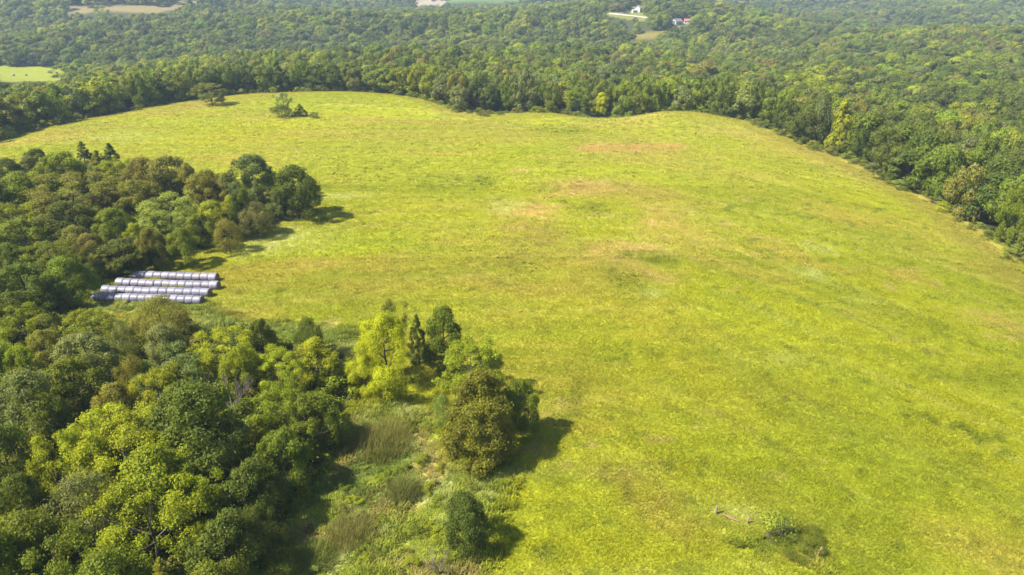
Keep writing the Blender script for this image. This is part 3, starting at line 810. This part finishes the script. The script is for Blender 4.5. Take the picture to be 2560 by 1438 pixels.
# ------------------------------------------------------------------ grass of the meadow, weeds of the draw
def tuft_mesh(seed, nb, h, spread, w, bend, leafy=False, dome=0.0):
    g = np.random.default_rng(seed)
    a = g.uniform(0, 6.28, nb); r = spread * np.sqrt(g.uniform(0, 1, nb))
    bx_, by_ = r * np.cos(a), r * np.sin(a)
    da = g.uniform(0, 6.28, nb); lean = bend * g.uniform(.3, 1.2, nb)
    hh = h * g.uniform(.55, 1.15, nb) * (1 - dome * (r / spread) ** 2)
    px_, py_ = np.cos(da + 1.57) * w / 2, np.sin(da + 1.57) * w / 2
    B0 = np.stack([bx_ - px_, by_ - py_, np.zeros(nb) - .03], 1); B1 = np.stack([bx_ + px_, by_ + py_, np.zeros(nb) - .03], 1)
    mx, my = bx_ + np.cos(da) * lean * hh * .4, by_ + np.sin(da) * lean * hh * .4
    ws = 1.0 if leafy else .7
    M0 = np.stack([mx - px_ * ws, my - py_ * ws, hh * .62], 1); M1 = np.stack([mx + px_ * ws, my + py_ * ws, hh * .62], 1)
    tx, ty = bx_ + np.cos(da) * lean * hh, by_ + np.sin(da) * lean * hh
    T0 = np.stack([tx, ty, hh], 1); T1 = T0 + np.stack([px_ * .2, py_ * .2, np.zeros(nb)], 1)
    v = np.stack([B0, B1, M1, M0, T1, T0], 1).reshape(-1, 3)
    b = np.arange(nb)[:, None] * 6
    l = np.concatenate([b + np.array([[0, 1, 2, 3]]), b + np.array([[3, 2, 4, 5]])], 1).reshape(-1)
    me = mesh_np('tuft', v, 4, l, M_GRASS)
    s = np.repeat(g.uniform(.75, 1.25, nb), 2); wv = np.repeat(g.uniform(-.10, .10, nb), 2)
    add_attr(me, 'shade', 'FLOAT_VECTOR', 'FACE', np.stack([s * (1 + wv), s, s * (1 - wv)], 1).astype(np.float32))
    return me

gr = np.random.default_rng(55)
def sprinkle(x0, x1, y0, y1, dens):
    n = int((x1 - x0) * (y1 - y0) * dens)
    return gr.uniform(x0, x1, n), gr.uniform(y0, y1, n)
bands = [(28, 60, 6.5), (60, 85, 5.0), (85, 120, 3.4), (120, 170, 1.9), (170, 240, .9), (240, 345, .45)]
GX, GY, GS = [], [], []
for y0, y1, dens in bands:
    st = 1 / math.sqrt(dens); w_ = .80 * y1 + 12
    xx, yy = np.meshgrid(np.arange(-w_, w_, st), np.arange(y0, y1, st))
    x = xx.ravel() + gr.uniform(-.5, .5, xx.size) * st; y = yy.ravel() + gr.uniform(-.5, .5, xx.size) * st
    m = np.abs(x) < .80 * y + 10
    x, y = x[m], y[m]
    GX.append(x); GY.append(y); GS.append(np.full(len(x), np.interp((y0 + y1) / 2, [45, 100, 200, 290], [1.0, 1.25, 1.8, 2.4])))
gx_, gy_, gs = np.concatenate(GX), np.concatenate(GY), np.concatenate(GS)
gsd = meadow_sd(gx_, gy_)
m = gsd < 2
gx_, gy_, gs, gsd = gx_[m], gy_[m], gs[m], gsd[m]
in_draw = in_poly(gx_, gy_, DRAW) | in_poly(gx_, gy_, BRUSH) | in_poly(gx_, gy_, VERGE)
m = ~(in_draw | on_floor(gx_, gy_))
gx_, gy_, gs = gx_[m], gy_[m], gs[m]
gz = height(gx_, gy_)
gc = land_colour(gx_, gy_, gz) * gr.uniform(.88, 1.13, len(gx_))[:, None]
n = len(gx_)
clump = fbm(gx_ / 2.2, gy_ / 2.2, 81, 3)
gh = gs * np.interp(clump, [.3, .5, .7], [.72, 1.0, 1.38]) * gr.uniform(.8, 1.2, n)
dist_flat = np.interp(gy_, [50, 90, 150, 300], [.72, .55, .42, .30])
tufts = [hidden_proto('tuft_shape', tuft_mesh(400 + i, 26, .30, .42, .035, .9)) for i in range(4)]
scatter('meadow_grass', np.stack([gx_, gy_, gz], 1), np.stack([np.zeros(n), np.zeros(n), gr.uniform(0, 6.28, n)], 1),
        np.stack([gs * 1.1, gs * 1.1, gh * dist_flat], 1), gr.integers(0, 4, n), gc, tufts, 'yellow-green hay grass covering the hilltop meadow')
print('grass tufts', n)
# weeds
wx_, wy_ = sprinkle(-80, 40, 28, 140, 5.0)
m = in_poly(wx_, wy_, DRAW) | in_poly(wx_, wy_, BRUSH) | in_poly(wx_, wy_, VERGE)
m &= ~on_floor(wx_, wy_)
wx_, wy_ = wx_[m], wy_[m]
wz = height(wx_, wy_); n = len(wx_)
wc = land_colour(wx_, wy_, wz) * 1.15 * gr.uniform(.75, 1.25, n)[:, None]
wh = np.where(in_poly(wx_, wy_, BRUSH), .62, 1.0) * np.interp(fbm(wx_ / 3, wy_ / 3, 91, 3), [.3, .5, .7], [.4, .8, 1.5]) * gr.uniform(.7, 1.3, n)
weeds = [hidden_proto('weed_shape', tuft_mesh(420 + i, 34, .75, .40, .075, .8, True)) for i in range(3)]
scatter('weed_undergrowth', np.stack([wx_, wy_, wz], 1), np.stack([np.zeros(n), np.zeros(n), gr.uniform(0, 6.28, n)], 1),
        np.stack([np.full(n, .95), np.full(n, .95), wh * .62], 1), gr.integers(0, 3, n), wc, weeds, 'rank mixed weeds filling the draw beside the thicket')
print('weeds', n)

lx, ly = wr.uniform(-80, 40, 5200), wr.uniform(28, 140, 5200)
m = (in_poly(lx, ly, DRAW) & (wr.uniform(0, 1, 5200) < .55)) | (in_poly(lx, ly, VERGE) & (wr.uniform(0, 1, 5200) < .15)) | (in_poly(lx, ly, BRUSH) & (wr.uniform(0, 1, 5200) < .5))
m &= ~on_floor(lx, ly)
lx, ly = lx[m], ly[m]; lz = height(lx, ly); n = len(lx)
ls = wr.uniform(.35, 1.15, n) * np.where(in_poly(lx, ly, BRUSH), .75, 1)
leafy = [hidden_proto('leafy_shape', make_tree('round', 330 + i, 1400, .8, 5.0, .0, 16, (.22, .40), aspect=.45, jitter=.8, loose=.6)[0]) for i in range(3)]
lc = np.array([PAL[c] for c in ('mid green', 'yellow-green', 'pale green', 'olive', 'bright green')])[wr.integers(0, 5, n)] * wr.uniform(.9, 1.2, n)[:, None]
dx_, dy_ = wr.uniform(-180, 120, 60000), wr.uniform(30, 300, 60000)
pw = smooth(.60, .80, fbm(dx_ / 6, dy_ / 4.5, 95, 3)) * .30 + .018
for kind, (a, b, e), s_ in PB:
    if kind != 'green': continue
    hw = math.hypot(b[0] - a[0], b[1] - a[1]); hd = max(1.5, math.hypot(e[0] - a[0], e[1] - a[1]))
    pw = np.maximum(pw, .95 * s_ * np.exp(-((dx_ - a[0]) / hw) ** 2 - ((dy_ - a[1]) / hd) ** 2))
m = (wr.uniform(0, 1, 60000) < pw) & (meadow_sd(dx_, dy_) < -3) & ~on_floor(dx_, dy_) & ~in_poly(dx_, dy_, DRAW) & ~in_poly(dx_, dy_, BRUSH)
dx_, dy_ = dx_[m], dy_[m]; nd = len(dx_); print('meadow weeds', nd)
dsz = wr.uniform(.12, .34, nd) * np.interp(dy_, [60, 200], [.85, 1.3])
dc_ = np.array([PAL[c] for c in ('mid green', 'bright green', 'olive', 'dark green')])[wr.integers(0, 4, nd)] * wr.uniform(.85, 1.15, nd)[:, None]
lx = np.concatenate([lx, dx_]); ly = np.concatenate([ly, dy_]); lz = np.concatenate([lz, height(dx_, dy_)]); ls = np.concatenate([ls, dsz]); lc = np.concatenate([lc, dc_]); n = len(lx)
scatter('leafy_undergrowth', np.stack([lx, ly, lz - .08], 1), np.stack([np.zeros(n), np.zeros(n), wr.uniform(0, 6.28, n)], 1),
        np.stack([ls * .17, ls * .17, ls * .09], 1), wr.integers(0, 3, n), lc, leafy, 'low leafy brambles and weed clumps in the draw and dotted over the meadow')
# clumps of tall reed grass one can tell apart
def reed_clump(px, py, hw, h, tint, label):
    x, y, z = at(px, py)
    g = np.random.default_rng(int(px))
    me = tuft_mesh(int(px), 2000, h, hw * 1.25, .035, .8, False, .75)
    o = link('reed_clump', me, None, (x, y, z)); o['tint'] = list(tint)
    tag(o, label, 'reeds', 'reed clumps in the weedy draw')
    return o
reed_clump(955, 1112, 3.0, 2.9, (.185, .180, .050), 'tall brownish reed clump right below the golden green willow')
reed_clump(1010, 1235, 1.6, 2.0, (.155, .170, .045), 'rounded olive reed clump midway between willow and lone dark bush')
reed_clump(880, 1340, 2.2, 1.9, (.190, .178, .052), 'tan-tipped reed clump between the thicket and the lone dark bush')
reed_clump(790, 1400, 1.8, 1.5, (.150, .180, .036), 'low green reed clump at the very bottom beside the thicket')

# ------------------------------------------------------------------ wrapped round bales in four rows
def wrap_material():
    m, nt, out = new_mat('net_wrap')
    tc = N(nt, 'ShaderNodeTexCoord'); oi = N(nt, 'ShaderNodeObjectInfo')
    add = N(nt, 'ShaderNodeVectorMath', operation='ADD'); sc = N(nt, 'ShaderNodeVectorMath', operation='SCALE'); sc.inputs['Scale'].default_value = 37.0
    cmb = N(nt, 'ShaderNodeCombineXYZ')
    for k in range(3): nt.links.new(oi.outputs['Random'], cmb.inputs[k])
    nt.links.new(cmb.outputs[0], sc.inputs[0])
    nt.links.new(tc.outputs['Object'], add.inputs[0]); nt.links.new(sc.outputs[0], add.inputs[1])
    n1 = N(nt, 'ShaderNodeTexNoise', Scale=2.4, Detail=4.0); nt.links.new(add.outputs[0], n1.inputs['Vector'])
    st = N(nt, 'ShaderNodeMapping'); st.inputs['Scale'].default_value = (14, 1.2, 1.2)
    nt.links.new(add.outputs[0], st.inputs['Vector'])
    n2 = N(nt, 'ShaderNodeTexNoise', Scale=1.0, Detail=3.0); nt.links.new(st.outputs[0], n2.inputs['Vector'])
    r1 = N(nt, 'ShaderNodeValToRGB'); nt.links.new(n1.outputs['Fac'], r1.inputs['Fac'])
    e = r1.color_ramp.elements
    e[0].position = .30; e[0].color = (*srgb(.36, .52, .74), 1)
    e[1].position = .42; e[1].color = (*srgb(.52, .50, .58), 1)
    q = e.new(.60); q.color = (*srgb(.57, .56, .63), 1); q = e.new(.72); q.color = (*srgb(.52, .46, .46), 1)
    mr = N(nt, 'ShaderNodeMapRange'); mr.inputs['From Min'].default_value = .3; mr.inputs['From Max'].default_value = .7; mr.inputs['To Min'].default_value = .62; mr.inputs['To Max'].default_value = 1.08
    nt.links.new(n2.outputs['Fac'], mr.inputs['Value'])
    mu = N(nt, 'ShaderNodeVectorMath', operation='SCALE'); nt.links.new(r1.outputs[0], mu.inputs[0]); nt.links.new(mr.outputs[0], mu.inputs['Scale'])
    rv = N(nt, 'ShaderNodeMapRange'); rv.inputs['To Min'].default_value = .58; rv.inputs['To Max'].default_value = .88
    nt.links.new(oi.outputs['Random'], rv.inputs['Value'])
    mu2 = N(nt, 'ShaderNodeVectorMath', operation='SCALE'); nt.links.new(mu.outputs[0], mu2.inputs[0]); nt.links.new(rv.outputs[0], mu2.inputs['Scale'])
    p = N(nt, 'ShaderNodeBsdfPrincipled', Roughness=.48); nt.links.new(mu2.outputs[0], p.inputs['Base Color'])
    bmp = N(nt, 'ShaderNodeBump', Strength=.5, Distance=.05); nt.links.new(n2.outputs['Fac'], bmp.inputs['Height']); nt.links.new(bmp.outputs[0], p.inputs['Normal'])
    nt.links.new(p.outputs[0], out.inputs[0])
    return m
M_WRAP = wrap_material()

def bale_meshes(seed, L, Rb):
    g = np.random.default_rng(seed); seg = 22
    ring_x = [-.5, -.46, -.25, 0, .25, .46, .5]; ring_r = [.93, .985, 1.0, 1.005, 1.0, .985, .93]
    v, f = [], []
    sag = .05 + .05 * g.random()
    for xr, rr in zip(ring_x, ring_r):
        for k in range(seg):
            a = 2 * math.pi * k / seg
            r = Rb * rr * (1 + .012 * math.sin(3 * a + seed) + .006 * g.normal())
            zz = r * math.sin(a)
            if zz < -Rb * .82: zz = -Rb * .82 + (zz + Rb * .82) * .25       # settled flat underneath
            v.append((xr * L, r * math.cos(a) * (1 + sag * .4), zz * (1 - sag * .3)))
    for i in range(len(ring_x) - 1):
        for k in range(seg):
            k2 = (k + 1) % seg
            f.append((i * seg + k, (i + 1) * seg + k, (i + 1) * seg + k2, i * seg + k2))
    me = bpy.data.meshes.new('net_wrap'); me.from_pydata(v, [], f); me.materials.append(M_WRAP)
    me.polygons.foreach_set('use_smooth', np.ones(len(me.polygons), bool)); me.update()
    ends = []
    for s in (-1, 1):
        vv, ff = [], []
        for rr, dx in ((.94, .485), (.86, .505), (.5, .515)):
            for k in range(seg):
                a = 2 * math.pi * k / seg
                zz = Rb * rr * math.sin(a)
                if zz < -Rb * .80: zz = -Rb * .80 + (zz + Rb * .80) * .25
                vv.append((s * L * dx + .02 * g.normal(), Rb * rr * math.cos(a), zz))
        vv.append((s * L * .515, 0, 0))
        for i in range(2):
            for k in range(seg):
                k2 = (k + 1) % seg
                q = (i * seg + k, i * seg + k2, (i + 1) * seg + k2, (i + 1) * seg + k)
                ff.append(q if s > 0 else q[::-1])
        for k in range(seg):
            q = (2 * seg + k, 2 * seg + (k + 1) % seg, 3 * seg)
            ff.append(q if s > 0 else q[::-1])
        e = bpy.data.meshes.new('hay_end'); e.from_pydata(vv, [], ff); e.materials.append(M_HAY); e.update(); ends.append(e)
    return me, ends

ORD = ['first', 'second', 'third', 'fourth', 'fifth', 'sixth', 'seventh', 'eighth', 'ninth', 'tenth', 'eleventh', 'twelfth', 'thirteenth',
       'fourteenth', 'fifteenth', 'sixteenth', 'seventeenth', 'eighteenth', 'nineteenth', 'twentieth']
def ordinal(k):
    if k < 20: return ORD[k]
    tens = ['twenty', 'thirty', 'forty', 'fifty', 'sixty'][(k + 1) // 10 - 2]
    return (tens + '-' + ORD[(k + 1) % 10 - 1]) if (k + 1) % 10 else tens[:-1] + 'ieth'

ROWS = [('the row against the copse', (340, 686), (534, 691), 11), ('the second row below the copse', (302, 704), (537, 711), 13),
        ('the third row below the copse', (267, 722), (515, 729), 13), ('the row against the thicket', (243, 740), (496, 748), 14)]
BR = 0.78
variants = None
for rowname, pa, pb, nb in ROWS:
    a = at(*pa, H=BR); b = at(*pb, H=BR)
    dirv = Vector((b[0] - a[0], b[1] - a[1], 0)); Lrow = dirv.length; dirv.normalize()
    pitch = Lrow / (nb - 1)
    if variants is None: variants = [bale_meshes(500 + i, 1.0, BR) for i in range(5)]
    for k in range(nb):
        c = Vector((a[0], a[1], 0)) + dirv * pitch * k
        side = Vector((-dirv.y, dirv.x, 0)) * rng.uniform(-.06, .06)
        c += side
        root = empty('hay_bale', (c.x, c.y, hz(c.x, c.y) + BR * .80), math.atan2(dirv.y, dirv.x) + rng.uniform(-.035, .035))
        gap = .985 if rng.random() > .3 else .95
        s = rng.uniform(.965, 1.035)
        root.scale = (pitch * gap, s * rng.uniform(.98, 1.04), s * rng.uniform(.95, 1.01))
        w, ends = variants[int(rng.integers(5))]
        link('net_wrap', w, root)
        for e in ends: link('hay_end', e, root)
        where = ordinal(nb - 1 - k)
        tag(root, f'{where} wrapped hay bale from the meadow end of {rowname}', 'hay bale', 'net-wrapped hay bales in four rows')

# bales lined up on the far crest, and loose bales in the valley hayfield: too small to show their parts
small = []
for i in range(3):
    w, ends = bale_meshes(520 + i, 1.35, .80)
    bm = bmesh.new(); bm.from_mesh(w)
    for e in ends: bm.from_mesh(e)
    n0 = len(w.polygons)
    me = bpy.data.meshes.new('hay_bale'); bm.to_mesh(me); bm.free()
    me.materials.append(M_WRAP); me.materials.append(M_HAY)
    for p in me.polygons: p.material_index = 0 if p.index < n0 else 1
    small.append(me)
crest = [708, 717, 727, 736, 744] + [762, 774, 784, 793, 802, 811, 820, 829, 840, 849]
for k, px in enumerate(crest):
    x, y, z = at(px, 224.5)
    o = link('hay_bale', small[k % 3], None, (x, y, z + .66)); o.rotation_euler = (0, 0, R(80) + rng.uniform(-.15, .15))
    if k < 5: lab = f'{ordinal(k)} weathered bale past the lone oak in the short crest row'
    else: lab = f'{ordinal(k - 5)} bale from the gap in the long crest row under the far trees'
    tag(o, lab, 'hay bale', 'hay bales lined up on the far crest of the meadow')
labs = ['pale round bale by the frame edge of the valley hayfield', 'pale round bale on the bright strip of the valley hayfield', 'round bale beside the tall valley tree in the hayfield']
for k, (px, py) in enumerate([(34, 190), (66, 189.5), (142, 184)]):
    x, y, z = at(px, py)
    o = link('hay_bale', small[k % 3], None, (x, y, z + .66)); o.rotation_euler = (0, 0, rng.uniform(0, 3)); 
    tag(o, labs[k], 'hay bale', 'loose bales in the valley hayfield')

# ------------------------------------------------------------------ farm buildings far off
def building(name, px, py, w, d, h, rise, wall, roof, rz, label, cat, windows=3, storeys=2):
    x, y, z = at(px, py)
    root = empty(name, (x, y, z), rz)
    m = MB(); m.box((0, 0, h / 2 - .2), (w, d, h + .4))
    m.poly([(-w / 2, -d / 2, h), (-w / 2, d / 2, h), (-w / 2, 0, h + rise)][::-1]); m.poly([(w / 2, -d / 2, h), (w / 2, d / 2, h), (w / 2, 0, h + rise)])
    link('wall', m.mesh('wall', wall), root)
    m = MB(); ov = .4
    for s in (-1, 1):
        y0 = s * (d / 2 + ov); z0 = h - ov * rise / (d / 2)
        pts = [(-w / 2 - ov, y0, z0), (w / 2 + ov, y0, z0), (w / 2 + ov, 0, h + rise), (-w / 2 - ov, 0, h + rise)]
        up = [(a, b, c + .18) for a, b, c in pts]
        lo = [(a, b, c + .03) for a, b, c in pts]
        m.poly(up if s < 0 else up[::-1]); m.poly(lo[::-1] if s < 0 else lo)
        for i in range(4):
            j = (i + 1) % 4
            m.poly([lo[i], lo[j], up[j], up[i]])
    link('roof', m.mesh('roof', roof), root)
    wm = MB(); wm.box((0, 0, 0), (1.0, .08, 1.5)); wme = wm.mesh('window', M_GLASS)
    for st in range(storeys):
        for k in range(windows):
            o = link('window', wme, root, (-w / 2 + w * (k + .5) / windows, -d / 2 - .03, 1.6 + st * 2.8))
    dm = MB(); dm.box((0, 0, 1.05), (1.1, .09, 2.1))
    link('door', dm.mesh('door', M_DARKROOF), root, (w * .0 + w / windows * .5 * (1 if windows > 1 else .6), -d / 2 - .035, 0))
    tag(root, label, cat, 'farm buildings on the wooded ridge')
    return root
building('farmhouse', 1595, 30, 7.5, 7, 4.6, 3.2, M_WHITE, M_GREYROOF, R(65), 'white farmhouse with a pale grey roof beside the ridge road', 'house')
building('shed', 1585, 31.5, 5, 4, 2.6, 1.0, M_WHITE, M_GREYROOF, R(20), 'small white shed next to the white farmhouse', 'shed', 1, 1)
building('dark_roofed_house', 1692, 61, 10, 8, 3.4, 2.6, M_WHITE, M_DARKROOF, R(30), 'low house with a dark roof beside the red roofed barn', 'house', 3, 1)
building('barn', 1720, 58, 9, 7, 2.6, 2.0, M_WHITE, M_REDROOF, R(-8), 'pale barn with a red roof among the ridge trees', 'barn', 3, 1)

# gravel road on the ridge
def road(pts, width, name):
    P = [Vector(at(*p)) for p in pts]
    m = MB(); L = []
    Q = []
    for i in range(len(P) - 1):
        for j in range(8): Q.append(P[i].lerp(P[i + 1], j / 8))
    Q.append(P[-1])
    for i, p in enumerate(Q):
        d = (Q[min(i + 1, len(Q) - 1)] - Q[max(i - 1, 0)]); d.z = 0; d.normalize(); s = Vector((-d.y, d.x, 0))
        L.append([(q.x, q.y, hz(q.x, q.y) + .12) for q in (p - s * width / 2, p + s * width / 2)])
    for i in range(len(L) - 1): m.poly([L[i][0], L[i + 1][0], L[i + 1][1], L[i][1]][::-1])
    o = link(name, m.mesh(name, M_ROAD)); tag(o, kind='structure'); return o
road([(1500, 33), (1545, 36), (1585, 40), (1620, 45)], 6, 'gravel_road')

# ------------------------------------------------------------------ odds and ends in the meadow below
def post(px, py, h, r, lean, mat, label, name='fence_post', cat='fence post', fork=False):
    x, y, z = at(px, py)
    m = MB(); m.tube([(0, 0, -.2), (lean[0] * .5, lean[1] * .5, h * .5), (lean[0], lean[1], h)], [r * 1.1, r, r * .85], 8)
    if fork: m.tube([(lean[0] * .6, lean[1] * .6, h * .6), (lean[0] * .6 + .3, lean[1] * .6, h * .85)], [r * .5, r * .3], 5)
    o = link(name, m.mesh(name, mat), None, (x, y, z)); tag(o, label, cat, 'old posts left standing in the meadow'); return o
post(1789, 1286, 1.05, .13, (.03, .0), M_WEATHER, 'short grey wooden post at the upper end of the fallen rail')
post(1867, 1311, .85, .09, (.10, .03), M_WEATHER, 'thin pale wooden post at the lower end of the fallen rail')
post(2040, 1394, 1.15, .08, (.42, .15), M_REDWOOD, 'leaning broken post with orange snapped tip in the long grass', fork=True)
a = Vector(at(1806, 1291)); b = Vector(at(1846, 1306))
m = MB(); mid = (a + b) / 2; m.tube([a + Vector((0, 0, .28)), mid + Vector((0, 0, .20)), b + Vector((0, 0, .15))], [.07, .075, .06], 7)
o = link('fallen_rail', m.mesh('fallen_rail', M_REDWOOD)); tag(o, 'reddish fallen fence rail lying between two short posts in the grass', 'fence rail')
# wind-bent sapling over dead brush
x, y, z = at(1935, 1345)
root = empty('sapling', (x, y, z))
g = np.random.default_rng(9)
Pn = np.concatenate([g.normal((0, .3, 1.9), (.75, .6, .42), (900, 3)), g.normal((.7, .2, 1.4), (.5, .5, .3), (300, 3))])
cr = link('crown', leaf_mesh('crown', Pn, unit(Pn - np.array((0, .2, 1.4))), .22, .5, g), root); cr['tint'] = [.24, .29, .03]
link('trunk', make_dead(12, 3.0, 7, .7), root)
tag(root, 'sparse sapling with white stems growing out of dead brush in the meadow', 'sapling')
x, y, z = at(1915, 1352)
o = link('dead_brush', make_dead(14, 1.1, 9, 1.6), None, (x, y, z)); tag(o, 'tangle of grey dead brush at the foot of the sparse sapling', 'brush')
for (px, py, w_, h_, lab) in [(2010, 1368, 120, 1.2, 'low dark green bush stretching down the slope from the sparse sapling'), (1958, 1352, 60, .9, 'small dark green bush right at the foot of the sparse sapling')]:
    x, y, z = at(px, py)
    put_tree(x, y, z, h_, w_ * 75 / FPX, 'shrub', 'mid green', 'meadow', name='bush', noun='bush', cat='bush', label=lab)
x, y, z = at(1095, 1436)
o = link('dead_shrub', make_dead(16, 3.2, 9, .55), None, (x, y, z)); tag(o, 'bare pale dead shrub in front of the lone dark bush', 'dead shrub')
for (px, py, H, lab) in [(568, 960, 4.6, 'bare grey dead treetop showing through the yellow-green thicket crowns'), (760, 1040, 4.2, 'dead pinkish branches on the flank of the thicket above the weeds'),
                         (560, 1215, 5.0, 'dead bare tree leaning out of the shaded thicket side')]:
    x, y, z = at(px, py, H=5.6)
    root = empty('dead_tree', (x, y, z))
    m = MB(); m.tube([(0, 0, -.3), (.1, 0, 2), (0, .1, 3.6)], [.11, .09, .06], 6); link('trunk', m.mesh('trunk', M_DEAD), root)
    tw = link('branches', make_dead(int(px), H, 9, .9), root, (0, 0, 2.2))
    tag(root, lab, 'dead tree', 'dead trees in the thicket')

# ------------------------------------------------------------------ labels that single each tree out
LM = {BC: ((at(430, 705)[0], at(430, 705)[1]), 'outward from the bales in the copse upslope'),
      TH: ((at(955, 900)[0], at(955, 900)[1]), 'outward from the golden willow in the thicket'),
      'edge_l': ((at(532, 263)[0], at(532, 263)[1]), 'outward from the lone oak along the crest wood edge'),
      'edge_r': ((at(1502, 290)[0], at(1502, 290)[1]), 'from the young yellow-green tree along the downhill wood edge'),
      'wood_l': ((at(532, 263)[0], at(532, 263)[1]), 'outward from the lone oak inside the crest woods'),
      'wood_r': ((at(1502, 290)[0], at(1502, 290)[1]), 'outward from the young yellow-green tree inside the downhill woods')}
xnotch = at(1502, 290)[0]
cls = {}
for t in TREES:
    if t['zone'] in ('edge', 'wood'): t['zone'] += '_r' if t['x'] > xnotch else '_l'
    if t['label']: continue
    hb = 'tall' if t['H'] > 9.0 else 'low'
    if t['noun'] == 'tree':
        hb = hb + ' ' + t['colour']
    else: hb = t['colour']
    cls.setdefault((t['zone'], hb, t['noun']), []).append(t)
for (zone, hb, noun), L in cls.items():
    c, phrase = LM[zone]
    L.sort(key=lambda t: math.hypot(t['x'] - c[0], t['y'] - c[1]))
    for k, t in enumerate(L):
        t['label'] = f'{ordinal(k)} {hb} {noun} {phrase}'
GROUPS = {BC: 'trees of the copse upslope of the bales', TH: 'trees of the thicket below the bales', 'draw': 'trees at the head of the weedy draw', 'meadow': 'lone trees and bushes in the meadow', 'ridge': 'trees by the farmhouse on the ridge',
          'edge_l': 'trees along the meadow edge', 'edge_r': 'trees along the meadow edge', 'wood_l': 'trees in the woods behind the meadow edge', 'wood_r': 'trees in the woods behind the meadow edge'}
for t in TREES:
    tag(t['root'], t['label'], t['cat'], GROUPS[t['zone']])
print('trees', len(TREES), 'labels', len({t['label'] for t in TREES}))

# ------------------------------------------------------------------ summer haze
m, nt, out = new_mat('haze')
pv = nt.nodes.new('ShaderNodeVolumePrincipled')
pv.inputs['Color'].default_value = (0.50, 0.67, 1.0, 1); pv.inputs['Density'].default_value = HAZE_DENSITY; pv.inputs['Anisotropy'].default_value = 0.0
nt.links.new(pv.outputs[0], out.inputs['Volume'])
zlo = float(zs.min()) - 1.0; zhi = max(CAM_Z, float(zs.max()) + 16) + 3.0
mb = MB(); mb.box((0, 0, (zlo + zhi) / 2), (2 * 9600, 2 * 9600, zhi - zlo))
tag(link('haze', mb.mesh('haze', m)), 'thin blue summer haze over the woods', kind='stuff')
